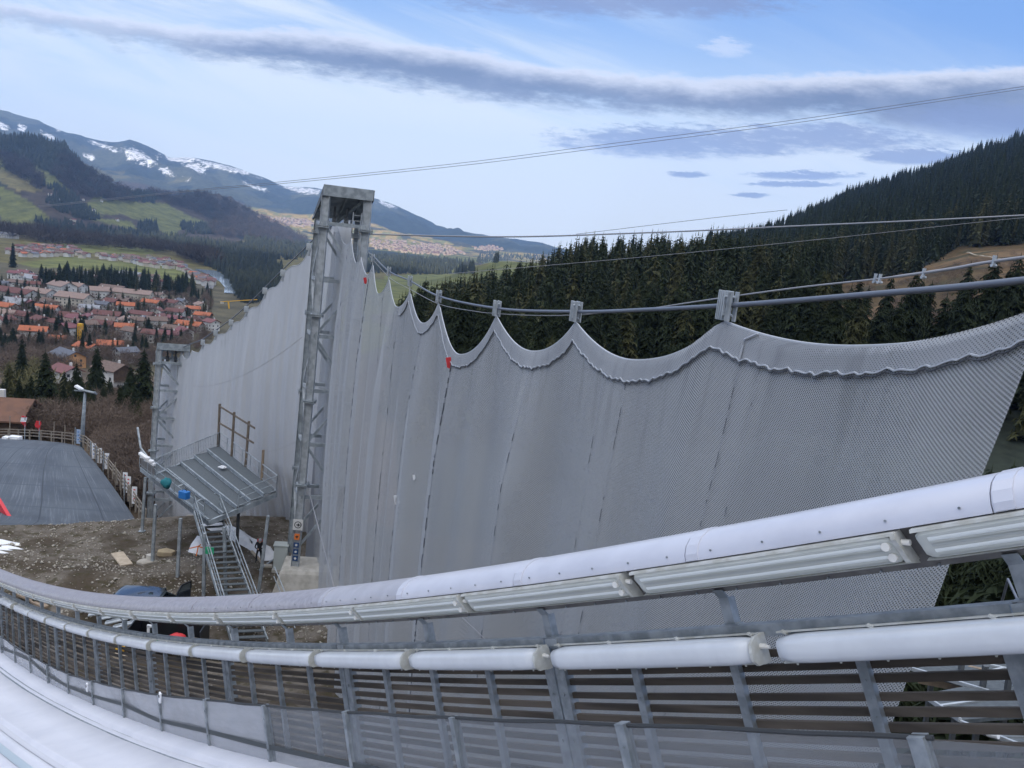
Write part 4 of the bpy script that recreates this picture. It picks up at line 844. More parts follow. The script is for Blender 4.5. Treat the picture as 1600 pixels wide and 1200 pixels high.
# ================================================================== IN-RUN PARAPET (all in a vertical plane beside the track)
TH = R_(42.5); RN = np.array([math.cos(TH), math.sin(TH), 0]); RE = np.array([-math.sin(TH), math.cos(TH), 0]); RZ_ = np.array([0, 0, 1.]); RD = 3.74
def onpl(px, py, D=RD):
    d = ray(px, py); return d*(D/(d@RN))[..., None]
_low = np.array([(6, 933), (30, 944), (53, 953), (81, 962), (112, 973), (149, 984), (192, 992), (247, 1001), (312, 1008), (397, 1012), (505, 1016), (653, 1015), (873, 1010), (1220, 992)], float)
_P = onpl(_low[:, 0], _low[:, 1]); CC = np.polyfit(_P@RE, _P[:, 2], 3); DC = np.polyder(CC)
def czs(a):                       # height curve, continued straight outside the fitted range
    a = np.asarray(a, float); c = np.clip(a, -1, 24); return np.polyval(CC, c)+np.polyval(DC, c)*(a-c)
def slope(a): return np.arctan(np.polyval(DC, np.clip(a, -1, 24)))
def Q(a, h, D=RD):                # a along, h above the reference line (normal to the slope), D sideways
    s = slope(a); return RN*D+RE*(a-h*math.sin(s))+RZ_*(float(czs(a))+h*math.cos(s))
_aa = np.linspace(-6, 40, 4600); _ss = np.concatenate([[0], np.cumsum(np.hypot(np.diff(_aa), np.diff(czs(_aa))))])
def s2a(s): return float(I(s, _ss, _aa))
def a2s(a): return float(I(a, _aa, _ss))
_ag = np.linspace(-6, 34, 2001); _cz = czs(_ag)
def ah(px, py, D=RD):
    P = onpl(np.array([px]), np.array([py]), D)[0]; A = P@RE; dz = P[2]-_cz; d = (_ag-A)**2+dz**2; i = d.argmin(); return _ag[i], math.copysign(math.sqrt(d[i]), P[2]-float(czs(A)))
def extr(mb, prof, a0, a1, n=1, mi=0, closed=True, cap=True):
    """sweep a (D, h) profile along the slope"""
    G = np.array([[Q(a, h, D) for D, h in prof] for a in np.linspace(a0, a1, n+1)]); mb.grid(G, mi, closed)
    if cap and closed:
        k = len(prof); o = len(mb.v)-(n+1)*k; mb.f += [tuple(o+i for i in range(k)), tuple(o+n*k+i for i in range(k-1, -1, -1))]; mb.mi += [mi, mi]
    return mb
def rbox(mb, a0, a1, h0, h1, D0, D1, n=1, mi=0): return extr(mb, [(D0, h0), (D1, h0), (D1, h1), (D0, h1)], a0, a1, n, mi)
par = empty('in_run_parapet', Q(5, -1.3), 'long curving steel parapet of the in-run with white rounded cap and weathered slats', 'parapet')
# cap segments: polished white near the viewer, dusty grey further down
capP = [(3.60, .435), (3.605, .47), (3.635, .515), (3.685, .55), (3.75, .572), (3.83, .58), (3.91, .56), (3.98, .51), (4.02, .44), (4.0, .44), (3.96, .50), (3.90, .545), (3.83, .565), (3.75, .557), (3.69, .535), (3.65, .505), (3.62, .465), (3.615, .435)]
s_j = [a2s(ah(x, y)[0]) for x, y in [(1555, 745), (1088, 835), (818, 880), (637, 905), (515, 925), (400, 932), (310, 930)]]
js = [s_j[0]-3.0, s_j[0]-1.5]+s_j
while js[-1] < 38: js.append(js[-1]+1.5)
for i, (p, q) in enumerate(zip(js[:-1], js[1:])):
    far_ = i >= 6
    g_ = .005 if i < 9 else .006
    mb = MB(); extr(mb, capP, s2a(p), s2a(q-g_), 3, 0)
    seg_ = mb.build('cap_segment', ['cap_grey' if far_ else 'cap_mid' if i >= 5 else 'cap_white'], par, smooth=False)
    mod = seg_.modifiers.new('n', 'EDGE_SPLIT'); mod.split_angle = R_(50)
    seg_.data.polygons.foreach_set('use_smooth', [True]*len(seg_.data.polygons)); 
    if i < 8:
        st_ = MB()
        extr(st_, [(3.597+(D-3.6)*1.0-.003*(D < 3.8), h+.004) for D, h in capP[:9]]+[(D, h+.001) for D, h in capP[8::-1]], s2a(q-.09), s2a(q-.013), 1)
        for k in range(5):
            s = p+.12+k*(q-p-.3)/4; c = Q(s2a(s), .478, 3.604); MB().tube([c, c-RN*.006], .006, 6).build('screw', 'galv', seg_)
        st_.build('joint_strip', 'cap_grey' if far_ else 'cap_mid' if i >= 5 else 'cap_white', seg_)
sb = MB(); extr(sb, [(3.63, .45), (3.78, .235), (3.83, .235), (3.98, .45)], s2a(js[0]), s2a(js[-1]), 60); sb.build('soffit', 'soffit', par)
sb = MB()
for k in range(60):
    s = js[0]+.1+k*.27; c = Q(s2a(s), .243, 3.772); sb.tube([c, c-RN*.012], .006, 5)
sb.build('soffit_screws', 'galv', par)
# longitudinal channel beam
bm_ = MB(); 
jb = [-3.5]+[a2s(ah(x, 995)[0]) for x in (1590,)]
b0s = a2s(ah(1590, 955)[0]); b_ = b0s
k = 0
bs = [b0s-2.94*2+.0, b0s-2.94]+[b0s+2.94*i for i in range(0, 12)]
for p, q in zip(bs[:-1], bs[1:]):
    mb = MB(); a0, a1 = s2a(p+.02), s2a(q-.02)
    rbox(mb, a0, a1, -.012, .052, 3.755, 3.77, 4); rbox(mb, a0, a1, .044, .052, 3.77, 3.83, 4); rbox(mb, a0, a1, -.012, -.004, 3.77, 3.83, 4); mb.build('channel_beam', 'galv', par)
# stub brackets carrying the cap
stubs = [a2s(ah(x, y)[0]) for x, y in [(1600, 950), (1130, 980), (850, 1005), (661, 1005), (526, 1003), (442, 1000)]]
while stubs[-1] < 36: stubs.append(stubs[-1]+1.47)
for s in stubs:
    mb = MB(); a = s2a(s); w = .032; a0, a1 = s2a(s-w), s2a(s+w)
    rbox(mb, a0, a1, .05, .20, 3.79, 3.80); rbox(mb, a0, s2a(s-w+.008), .05, .20, 3.80, 3.85); extr(mb, [(3.79, .20), (3.80, .20), (3.76, .25), (3.75, .25)], a0, a1)
    rbox(mb, s2a(s-.055), s2a(s+.055), .052, .058, 3.76, 3.84); mb.build('stub_bracket', 'galv', par)
# main double posts and intermediate posts
mp_s = [a2s(ah(864, 1060)[0]), a2s(ah(533, 1060)[0])]; mp0 = mp_s[0]; step = mp_s[1]-mp_s[0]
for i in range(-2, 11):
    s = mp0+i*step
    mb = MB()
    for d in (-.052, .052):
        a0, a1 = s2a(s+d-.044), s2a(s+d+.044); rbox(mb, a0, a1, -1.35, -.02, 3.775, 3.783); rbox(mb, a0, s2a(s+d-.036), -1.35, -.02, 3.783, 3.85); 
        for hh in (-.32, -.62): c = Q(s2a(s+d), hh, 3.774); mb.tube([c, c-RN*.012], .011, 6)
    rbox(mb, s2a(s-.12), s2a(s-.01), .0, .05, 3.74, 3.755)
    mb.build('main_post', 'galv', par)
    for k in (1, 2, 3):
        s1 = s+step*k/4; mb = MB(); a0, a1 = s2a(s1-.026), s2a(s1+.026)
        rbox(mb, a0, a1, -1.30, -.02, 3.765, 3.772); rbox(mb, a0, s2a(s1-.018), -1.30, -.02, 3.772, 3.81)
        for hh in np.arange(-1.2, -.1, .085): c = Q(s2a(s1), hh+.02, 3.764); mb.tube([c, c-RN*.004], .005, 5)
        mb.build('intermediate_post', 'galv', par)
mb = MB()
r2 = np.random.default_rng(3)
for k in range(16):
    h0 = -.108-.074*k
    for i in range(-2, 11):
        s0 = mp0+i*step; j = r2.normal()*.006; hh = h0+j; n = 4
        rbox(mb, s2a(s0+.02), s2a(s0+step-.02), hh-.018, hh+.020+r2.normal()*.002, 3.805, 3.829+abs(r2.normal())*.004, n)
mb.build('slat_boards', 'wood_dark', par)
mb = MB(); rbox(mb, s2a(0), s2a(38), -1.46, -1.36, 3.76, 3.86, 40); mb.build('bottom_beam', 'galv', par)

# lamps -----------------------------------------------------------------
def lamp_lower(s0, label):       # s0 = downhill (left) end
    a0, a1 = s2a(s0-1.575), s2a(s0); ac = (a0+a1)/2
    r = empty('tube_lamp', Q(ac, -.07, 3.68), label, 'lamp', 'lower row of in-run lamps'); prof = [(3.745, -.002), (3.70, .008), (3.640, .006), (3.615, -.004), (3.603, -.026), (3.600, -.060), (3.603, -.094), (3.616, -.117), (3.645, -.129), (3.69, -.132), (3.745, -.128)]
    L = 1.575; cen = np.array([3.70, -.06]); G = []
    for t_, sc in [(0.012, .55), (.020, .80), (.07, .97), (.12, 1), (.5, 1), (.88, 1), (.93, .97), (.978, .86), (.986, .62)]:
        a = s2a(s0-L*t_); G.append([Q(a, (h-cen[1])*sc+cen[1], (D-cen[0])*sc+cen[0]) for D, h in prof])
    mb = MB(); mb.grid(np.array(G), 0, True); k = len(prof); mb.f += [tuple(range(k)), tuple((len(G)-1)*k+i for i in range(k-1, -1, -1))]; mb.mi += [0, 0]
    ob = mb.build('diffuser', 'lamp_white', r, smooth=True)
    mb = MB(); extr(mb, [(3.75, .014), (3.70, .020), (3.70, .012), (3.75, .004)], a0, a1, 3); extr(mb, [(3.75, -.142), (3.70, -.140), (3.70, -.131), (3.75, -.131)], a0, a1, 3)
    extr(mb, [(3.75, .012), (3.66, .012), (3.612, -.02), (3.600, -.06), (3.606, -.104), (3.64, -.132), (3.75, -.138)], a0-.004, a0+.012, 1)
    for k in range(7):
        c = Q(s2a(s0-.1-k*.23), -.134, 3.665); mb.tube([c, c-RN*.006], .006, 5)
    mb.build('housing', 'lamp_house', r)
    g = MB(); c = Q(a0, -.045, 3.69); g.tube([c, c-RE*.035+RZ_*.015], .014, 8); g.tube([c-RE*.02+RZ_*.008, c-RE*.055+RZ_*.02], .009, 8); g.build('cable_gland', 'nub', r)
    mb = MB()
    for t_ in (.03, .32, .66, .97):
        a = s2a(s0-L*t_); mb.box(Q(a, .014, 3.70), (.03, .02, .012), (RE, RN, RZ_))
    mb.build('clip', 'lamp_house', r)
def lamp_upper(s0, label):
    a0, a1 = s2a(s0-1.575), s2a(s0); r = empty('tube_lamp', Q((a0+a1)/2, .34, 3.64), label, 'lamp', 'upper row of in-run lamps')
    prof = [(3.66, .432), (3.585, .415), (3.582, .395), (3.628, .335), (3.632, .325), (3.658, .288), (3.674, .282), (3.77, .300)]
    cen = np.array([3.67, .35]); G = []; L = 1.575
    for t_, sc in [(.004, .72), (.018, .93), (.03, 1), (.5, 1), (.955, 1), (.975, .94), (.99, .72)]:
        a = s2a(s0-L*t_); G.append([Q(a, (h-cen[1])*sc+cen[1]-.001, (D-cen[0])*sc+cen[0]) for D, h in prof])
    mb = MB(); mb.grid(np.array(G), 0, True); k = len(prof); mb.f += [tuple(range(k)), tuple((len(G)-1)*k+i for i in range(k-1, -1, -1))]; mb.mi += [0, 0]
    cv = mb.build('cover', 'lamp_clear', r, smooth=True); cv.modifiers.new('e', 'EDGE_SPLIT').split_angle = R_(35)
    i0, i1 = s2a(s0-1.50), s2a(s0-.06)
    def on(t, out_):             # point on the face: t 0 at top edge, 1 at bottom edge
        D0, h0, D1, h1 = 3.582, .395, 3.657, .288; n_ = nrm((h1-h0, D0-D1)); return (D0+(D1-D0)*t+n_[0]*out_, h0+(h1-h0)*t+n_[1]*out_)
    tb = MB()
    for t0_, t1_ in ((.12, .30), (.64, .80)): extr(tb, [on(t0_, .001), on((t0_+t1_)/2, .006), on(t1_, .001)], i0, i1, 2, closed=False, cap=False)
    tb.build('fluorescent_tube', 'lamp_tube', r, smooth=True)
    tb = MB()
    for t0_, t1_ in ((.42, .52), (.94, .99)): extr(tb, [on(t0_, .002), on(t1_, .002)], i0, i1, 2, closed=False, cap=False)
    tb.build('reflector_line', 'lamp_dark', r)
    mb = MB(); extr(mb, [(3.68, .440), (3.580, .424), (3.576, .410), (3.60, .413), (3.68, .430)], a0, a1, 2)
    extr(mb, [(3.660, .278), (3.76, .262), (3.77, .272), (3.69, .288)], a0, a1, 2)
    extr(mb, [(3.69, .440), (3.576, .42), (3.574, .395), (3.655, .280), (3.69, .272), (3.76, .28)], a0-.006, a0+.014, 1); mb.build('housing', 'lamp_house', r)
    mb = MB()
    for t_ in (.25, .75):
        D_, h_ = on(t_, .002); c = Q(s2a(s0-1.52), h_, D_); mb.tube([c+RN*.01, c-RN*.012], .020, 10)
    mb.build('lamp_socket', 'nub', r)
    g = MB(); c = Q(a0, .375, 3.63); g.tube([c, c-RE*.04+RZ_*.012], .014, 8); g.build('cable_gland', 'nub', r)
lows = [a2s(a) for a in (_P@RE)][::-1]           # from near to far
pitch = (lows[-1]-lows[0])/(len(lows)-1); lows = [lows[0]-pitch]+lows
while len(lows) < 17: lows.append(lows[-1]+pitch)
ordn = ['nearest', 'second', 'third', 'fourth', 'fifth', 'sixth', 'seventh', 'eighth', 'ninth', 'tenth', 'eleventh', 'twelfth', 'thirteenth', 'fourteenth', 'fifteenth', 'sixteenth', 'seventeenth', 'eighteenth', 'nineteenth']
for k, s in enumerate(lows[1:15]): lamp_lower(s, 'milky white bulging lamp in the lower row, %s from the right picture edge' % ordn[k])
ups = [a2s(ah(x, y)[0]) for x, y in [(1450, 828), (1011, 890), (747, 928), (573, 944), (452, 953), (358, 952), (282, 950), (222, 944)]]
while len(ups) < 17: ups.append(ups[-1]+1.665)
for k, s in enumerate(ups[:16]): lamp_upper(s, 'long greenish white twin tube lamp under the cap, %s from the right picture edge' % ordn[k])

# inner plexiglass screen -------------------------------------------------
ID = 3.15
scr = empty('track_screen', Q(5, -.9, ID), 'low clear plastic screen with steel posts along the snow track', 'screen')
ptop = np.array([(0, 995), (22, 1012), (46, 1026), (73, 1040), (105, 1055), (143, 1066), (190, 1078), (248, 1088), (319, 1095), (412, 1105), (537, 1115), (708, 1125), (850, 1131), (972, 1136), (1200, 1146), (1430, 1158), (1600, 1172)], float)
pa = np.array([ah(x, y, ID) for x, y in ptop]); o_ = pa[:, 0].argsort(); ptA, ptH = pa[o_, 0], pa[o_, 1]
sed = np.array([(0, 1020), (73, 1068), (143, 1102), (248, 1143), (319, 1165), (412, 1190)], float); sa = np.array([ah(x, y, ID) for x, y in sed]); o_ = sa[:, 0].argsort(); snA, snH = sa[o_, 0], sa[o_, 1]
snH = np.minimum(snH, -.80)
def ht(a): return float(I(a, ptA, ptH))
def hs(a): return float(I(a, snA, snH))
postpx = [(1, 1000), (22, 1012), (46, 1026), (73, 1040), (105, 1055), (143, 1066), (190, 1078), (248, 1090), (319, 1096), (412, 1107), (537, 1116), (706, 1126), (970, 1136), (1432, 1150)]
ia = sorted(ah(x, y, ID)[0] for x, y in postpx); ia = [ia[0]-1.4]+ia
while ia[-1] < 28: ia.append(ia[-1]+1.4)
px_m = bpy.data.materials.new('scratched_plexiglass'); px_m.use_nodes = True; t = px_m.node_tree; p = t.nodes['Principled BSDF']; p.inputs['Roughness'].default_value = .12; p.inputs['Base Color'].default_value = (.24, .265, .295, 1)
g = t.nodes.new('ShaderNodeTexCoord'); nn = NOISE(t, along_vec(t, g.outputs['Object'], .2), 9, 6, .7); t.links.new(M_(t, 'MULTIPLY_ADD', nn, .36, .10), p.inputs['Alpha'])
p2 = px_m.copy(); p2.name = 'plexiglass_sky_sheen'; [n for n in p2.node_tree.nodes if n.type == 'MATH'][-1].inputs[2].default_value = .48; p2.node_tree.nodes['Principled BSDF'].inputs['Base Color'].default_value = (.42, .44, .48, 1)  # far panels: sky reflection put into a paler, denser colour
MT['plexi'] = px_m; MT['plexi2'] = p2
for k, (a0, a1) in enumerate(zip(ia[:-1], ia[1:])):
    n = 4; G = []
    for a in np.linspace(a0+.012, a1-.012, n+1):
        wob = .012*math.sin(a*3.1); G.append([Q(a, hs(a)-.05, ID+.015), Q(a, (ht(a)+hs(a))/2, ID+.015+wob), Q(a, ht(a), ID+.02), Q(a, ht(a), ID+.026), Q(a, (ht(a)+hs(a))/2, ID+.021+wob), Q(a, hs(a)-.05, ID+.021)])
    mb = MB(); mb.grid(np.array(G), 0, True); pn = mb.build('screen_panel', 'plexi' if a1 < 7.5 else 'plexi2', scr, smooth=False)
    if not (abs(a1-ia[1]) < .01 or (0 and k == 1)):
        tr = MB(); pts = [Q(a, ht(a)+.006+.004*math.sin(a*7), ID+.022) for a in np.linspace(a0-.05, a1+.02, 7)]; tr.tube(pts, .011, 6); tr.build('rubber_edge', 'rubber', pn)
for a in ia:
    mb = MB(); w = .020 if a > 3 else .027; e_ = ht(a)+.012
    rbox(mb, a-w, a+w, hs(a)-.15, e_, ID-.008, ID); rbox(mb, a-w, a-w+.008, hs(a)-.15, e_, ID, ID+.05); rbox(mb, a-w, a+w, e_-.004, e_+.004, ID-.012, ID+.05)
    for h in (ht(a)-.10, hs(a)+.12): c = Q(a, h, ID-.008); mb.tube([c, c-RN*.008], .008, 6)
    mb.build('screen_post', 'galv', scr)
hp_ = [(1, 1012), (20, 1019), (47, 1031), (72, 1053), (106, 1072), (144, 1087), (191, 1100), (247, 1125), (322, 1142), (412, 1165), (500, 1184), (600, 1205)]  # dark reflection in the bent panels, modelled as a flat strip
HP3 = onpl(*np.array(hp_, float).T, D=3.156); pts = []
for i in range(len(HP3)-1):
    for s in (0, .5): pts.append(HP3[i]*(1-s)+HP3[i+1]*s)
smb = MB(); pts = pts+[HP3[-1]]; smb.grid(np.array([[p-RZ_*(.030-.006*min(1, i/16))-RN*.006, p+RZ_*(.030-.006*min(1, i/16))-RN*.006, p+RZ_*.022, p-RZ_*.022] for i, p in enumerate(pts)]), 0, True); smb.build('reflection_strip', 'reflection_dark', scr)
for i, (x, y, s) in enumerate([(136, 1074, .05), (250, 1090, .055)]):
    c = onpl(np.array([x]), np.array([y]), 3.13)[0]; MB().box(c, (.05, .02, .13), (RE, RN, RZ_)).box(c+RZ_*.02-RN*.012, (.025, .01, .03), (RE, RN, RZ_), 1).build('light_sensor', ['white', 'black'], None, bevel=.006, label=['small white sensor on the clear screen, further down the track', 'small sensor with a black face on the clear screen, nearer one'][i], cat='sensor')
    
# snow of the in-run track -------------------------------------------------
As = np.linspace(-6, 30, 180)
prof = [(3.75, -1.05), (3.30, -.86), (3.10, -.84), (2.98, -.845), (2.95, -.855), (2.93, -.905), (2.90, -.905), (2.88, -.86), (2.86, -.905), (2.83, -.905), (2.81, -.875), (2.5, -.885), (2.22, -.888), (2.19, -.872), (2.15, -.872), (2.12, -.912), (2.04, -.915), (2.02, -.892), (1.93, -.892), (1.91, -.925), (1.80, -.925), (1.78, -.895), (1.70, -.89), (1.40, -.895), (1.10, -.895), (.8, -.895), (.3, -.895), (.26, -.86), (-.6, -.86), (-1.6, -.86)]
hrel = lambda a: hs(a)+.86
G = np.array([[Q(a, h+(.0 if D > 3.5 else hrel(a))+.006*float(fbm(np.array(a*3), np.array(D*5), 1., 3, 4)), D+(.01*float(fbm(np.array(a*4), np.array(1.), 1., 3, 6)) if D > 2.9 else 0)) for D, h in prof] for a in As])
sm = bpy.data.materials.new('track_snow'); sm.use_nodes = True; t = sm.node_tree; p = t.nodes['Principled BSDF']; p.inputs['Roughness'].default_value = .7; p.inputs['Subsurface Weight'].default_value = 0
g = t.nodes.new('ShaderNodeNewGeometry'); n1 = NOISE(t, g.outputs['Position'], 1.2, 6, .65); n2 = NOISE(t, g.outputs['Position'], 90, 3, .6)
t.links.new(MIX(t, SS(t, n1, .35, .7), (.64, .65, .71, 1), (.57, .585, .65, 1)), p.inputs['Base Color']); bp = t.nodes.new('ShaderNodeBump'); bp.inputs['Strength'].default_value = .25; bp.inputs['Distance'].default_value = .01; t.links.new(n2, bp.inputs['Height']); t.links.new(bp.outputs[0], p.inputs['Normal'])
npmesh('snow_track', G.reshape(-1, 3), None, [sm], 'structure', smooth=True, quads=gridfaces(*G.shape[:2]))
for nm_, D0, D1, m_, hh in (('ice_groove', 1.805, 1.905, mat('blue_track_ice', (.46, .55, .62), .3), -.920), ('slush_groove', 2.045, 2.115, mat('grey_slush', (.57, .58, .63), .5), -.909)):
    Gi = np.array([[Q(a, hh+hrel(a)+.002, D) for D in (D0, D1)] for a in As]); npmesh(nm_, Gi.reshape(-1, 3), None, [m_], 'structure', quads=gridfaces(len(As), 2))
gr = MB()
for D in (2.915, 2.845): rbox(gr, -6, 30, -.93, -.899, D-.022, D+.022, 90)
G2 = MB()
for D in (2.915, 2.845):
    Gp = np.array([[Q(a, -.898+hrel(a), D+d) for d in (-.02, .02)] for a in As]); G2.grid(Gp)
G2.build('track_guide_rail', 'galv', None, label='twin thin metal guide strips set in the snow track along the screen', cat='rail')

# steel gangway and sheet roofs under the parapet at the lower right
gw = empty('steel_gangway', atY(1520, 1100, 9.5), 'grey sheet steel stair gangway with timber rails seen through the slats at the right', 'gangway')
def pq(*pp): return [atY(x, y, Y) for x, y, Y in pp]
for i, (quad) in enumerate([[(1440, 1085, 10), (1560, 1062, 10.5), (1680, 1110, 9.2), (1500, 1125, 9)], [(1425, 1045, 10.8), (1500, 1030, 11.2), (1640, 1060, 10.5), (1560, 1085, 10)], [(1500, 1128, 9), (1600, 1130, 9.2), (1700, 1170, 8.6), (1620, 1175, 8.4)], [(1450, 1018, 12), (1520, 1010, 12.3), (1650, 1040, 11.6), (1580, 1055, 11.2)]]):
    q = pq(*quad); mb = MB(); mb.add(list(q)+[a-[0, 0, .05] for a in q], [(3, 2, 1, 0), (4, 5, 6, 7), (0, 1, 5, 4), (1, 2, 6, 5), (2, 3, 7, 6), (3, 0, 4, 7)]); mb.build('sheet_panel', 'grate', gw)
    mb = MB(); mb.beam(q[0], q[3], .04, .05); mb.beam(q[1], q[2], .04, .05); mb.beam(q[0]*.5+q[3]*.5, q[1]*.5+q[2]*.5, .03, .05); mb.build('edge_angle', 'galv_bright', gw)
for a, b in [((1432, 1028, 11.5), (1640, 1075, 10.2)), ((1435, 1060, 10.9), (1640, 1100, 9.8)), ((1500, 1005, 12.4), (1660, 1045, 11.4)), ((1530, 1085, 10.3), (1660, 1115, 9.6))]: MB().beam(*pq(a, b), .07, .12).build('timber_rail', 'wood', gw)
for x, y0, y1, Y in [(1505, 1020, 1150, 10.8), (1540, 1040, 1160, 10.2), (1580, 1030, 1170, 10.), (1460, 1030, 1150, 11.4)]: MB().beam(atY(x, y0, Y), atY(x-25, y1+60, Y), .06).build('support', 'steel_dark', gw)
MB().tube([atY(1543, 1146, 8.6), atY(1560, 1150, 8.5)], .035, 10).build('plastic_pipe', 'white', None, label='short white plastic pipe end lying under the slats', cat='pipe')

# ================================================================== NETS
def net_mat(name, col, col2, pit, hole, dark=(.11, .12, .14)):
    m_ = bpy.data.materials.new(name); m_.use_nodes = True; t = m_.node_tree; p = t.nodes['Principled BSDF']; p.inputs['Roughness'].default_value = .75; p.inputs['Specular IOR Level'].default_value = .2
    uv = t.nodes.new('ShaderNodeUVMap'); sp = t.nodes.new('ShaderNodeSeparateXYZ'); t.links.new(uv.outputs[0], sp.inputs[0]); u, v = sp.outputs[0], sp.outputs[1]
    def cell(a, b):
        x = M_(t, 'ABSOLUTE', M_(t, 'SUBTRACT', M_(t, 'FRACT', M_(t, 'DIVIDE', a, pit)), .5)); y = M_(t, 'ABSOLUTE', M_(t, 'SUBTRACT', M_(t, 'FRACT', M_(t, 'DIVIDE', b, pit)), .5))
        return M_(t, 'MULTIPLY', M_(t, 'LESS_THAN', x, hole), M_(t, 'LESS_THAN', y, hole))
    h = cell(M_(t, 'ADD', u, v), M_(t, 'SUBTRACT', u, v))
    mp = t.nodes.new('ShaderNodeMapping'); t.links.new(uv.outputs[0], mp.inputs[0]); mp.inputs['Scale'].default_value = (1, .06, 1)
    n1 = NOISE(t, mp.outputs[0], .75, 4, .55); n2 = NOISE(t, uv.outputs[0], .12, 3, .5)
    f = M_(t, 'ADD', M_(t, 'MULTIPLY', SS(t, n1, .3, .72), .6), M_(t, 'MULTIPLY', SS(t, n2, .3, .7), .4), clamp=True)
    stv = t.nodes.new('ShaderNodeMapping'); t.links.new(uv.outputs[0], stv.inputs[0]); stv.inputs['Scale'].default_value = (3.2, .35, 1); n3 = NOISE(t, stv.outputs[0], 1., 4, .6)
    stain = M_(t, 'MULTIPLY', M_(t, 'MULTIPLY', SS(t, n3, .50, .68), SS(t, v, 2.2, .25)), .28)
    t.links.new(MIX(t, stain, MIX(t, f, (*col, 1), (*col2, 1)), (.16, .17, .18, 1)), p.inputs['Base Color'])
    t.links.new(M_(t, 'SUBTRACT', 1., M_(t, 'MULTIPLY', h, .62)), p.inputs['Alpha'])
    return m_
MT['net_near'] = net_mat('grey_wind_net', (.39, .405, .425), (.475, .49, .51), .035, .30)
MT['net_far'] = net_mat('pale_wind_net', (.46, .48, .515), (.54, .56, .595), .045, .16)
MT['net_band'] = net_mat('wind_net_doubled_border', (.36, .375, .40), (.44, .455, .48), .036, .24)
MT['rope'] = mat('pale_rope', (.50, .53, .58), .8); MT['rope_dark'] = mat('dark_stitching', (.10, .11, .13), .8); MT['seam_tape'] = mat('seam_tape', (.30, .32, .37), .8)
# plan lines of the two nets
NXC, NK = 5.9, -.345
nN = nrm((1, -NK, 0)); nT = nrm((NK, 1, 0))
def on_net(px, py, off=0.):
    d = ray(px, py); u = d[..., 0]/d[..., 1]; Y = (NXC+off)/(u-NK); return d*(Y/d[..., 1])[..., None]
PK = [(527, 350, 342), (536, 370, 378)]
def scallops(knots, per=10):
    """knots: peaks and dips alternating, (px, py, 'p'|'d') -> polyline"""
    out = []
    for (x0, y0, k0), (x1, y1, k1) in zip(knots[:-1], knots[1:]):
        for s in np.linspace(0, 1, per, endpoint=False):
            if k0 == 'p': f = (1-s)**2.1; out.append((x0+(x1-x0)*s, y1+(y0-y1)*f))
            else: f = s**2.1; out.append((x0+(x1-x0)*s, y0+(y1-y0)*f))
    out.append(knots[-1][:2]); return np.array(out, float)
KN = [(522, 345, 'p'), (526, 345, 'p'), (541, 382, 'd'), (549, 372, 'p'), (557, 411, 'd'), (564, 400, 'p'), (574, 429, 'd'), (583, 410, 'p'), (591, 459, 'd'), (608, 434, 'p'), (621, 480, 'd'), (641, 455, 'p'), (661, 505, 'd'), (686, 472, 'p'), (719, 554, 'd'), (776, 493, 'p'), (834, 549, 'd'), (900, 503, 'p'), (995, 563, 'd'), (1132, 502, 'p'), (1330, 541, 'd'), (1700, 462, 'p')]
TL = scallops(KN, 12); TLy = TL
TT = on_net(TL[:, 0], TL[:, 1]); tpar = TT@nT
ci = [i*12 for i, k in enumerate(KN) if k[2] == 'p']
def ztop(t): return I(t, tpar[::-1], TT[::-1, 2])
clampT = np.array([on_net(np.array([k[0]], float), np.array([k[1]], float))[0]@nT for k in KN if k[2] == 'p'])
tmax, tmin = tpar.max(), tpar.min()
# right-hand free edge of the net, traced as image line then dropped on the net plane
edge = on_net(np.array([1700., 1640, 1600, 1540, 1470, 1432, 1395, 1370]), np.array([470., 480, 590, 745, 950, 1055, 1165, 1240])); eT = edge@nT; eZ = edge[:, 2]
NU, NV = 620, 70
G = np.zeros((NU, NV, 3)); UV = np.zeros((NU, NV, 2)); ts = np.concatenate([np.linspace(tmin+.02, 22, 380, endpoint=False), np.linspace(22, tmax, 240)])
def Pl(t, z, off=0.):             # point of the net plane: line X = NXC + NK*Y
    c = np.array([NXC, 0, 0]); b = c-(c@nT)*nT; return b+nT*t+np.array([0, 0, z])+nN*off
def fold(t, v, z):
    """gentle drape: folds run down from the hanging points, calm near the top edge"""
    d = np.abs(t-clampT).min(); g = math.exp(-(d/.9)**2)
    a = min(1, v*5)
    f = .15*math.sin(t*1.15+.6*math.sin(t*.31))+.15*math.sin(t*1.9+1.3)+.05*math.sin(t*3.3+.8*v)+.010*math.sin(t*6.1+v*1.5)
    return a*(f*.9+.10*g*math.exp(-v*3))-.9*math.sin(math.pi*min(1, v*1.05))*min(1, (t-tmin)/6+.1)*.22
for i, t_ in enumerate(ts):
    zt = float(ztop(t_)); zb = -23.3 if t_ > 36 else -23.3+(36-t_)*.36*.94 if t_ > 16 else -16.6+(16-t_)*.3
    for j in range(NV):
        v = j/(NV-1); v = v**1.25; z = zt+(zb-zt)*v; tt_ = t_
        te = float(I(z, eZ[::-1], eT[::-1])) if z > eZ.min() else eT.max()+(eZ.min()-z)*.35
        # pull the columns that would pass the free edge inwards
        w = min(max((14-t_)/8, 0), 1)
        if te > 0: tt_ = t_+w*w*max(0, te-tmin*1.0)
        G[i, j] = Pl(tt_, z, fold(tt_, v, z)*(.35+.65*min(1, (t_-tmin)/12))); UV[i, j] = (t_, zt-z)
G[:, 0] = [Pl(t_, float(ztop(t_))) for t_ in ts]
nr = empty('wind_net', Pl(ts[-1], -23.2), 'large grey wind net hung in scallops between the big tower and the right edge', 'wind net', 'grey wind nets')
org = np.array(nr['_org'])
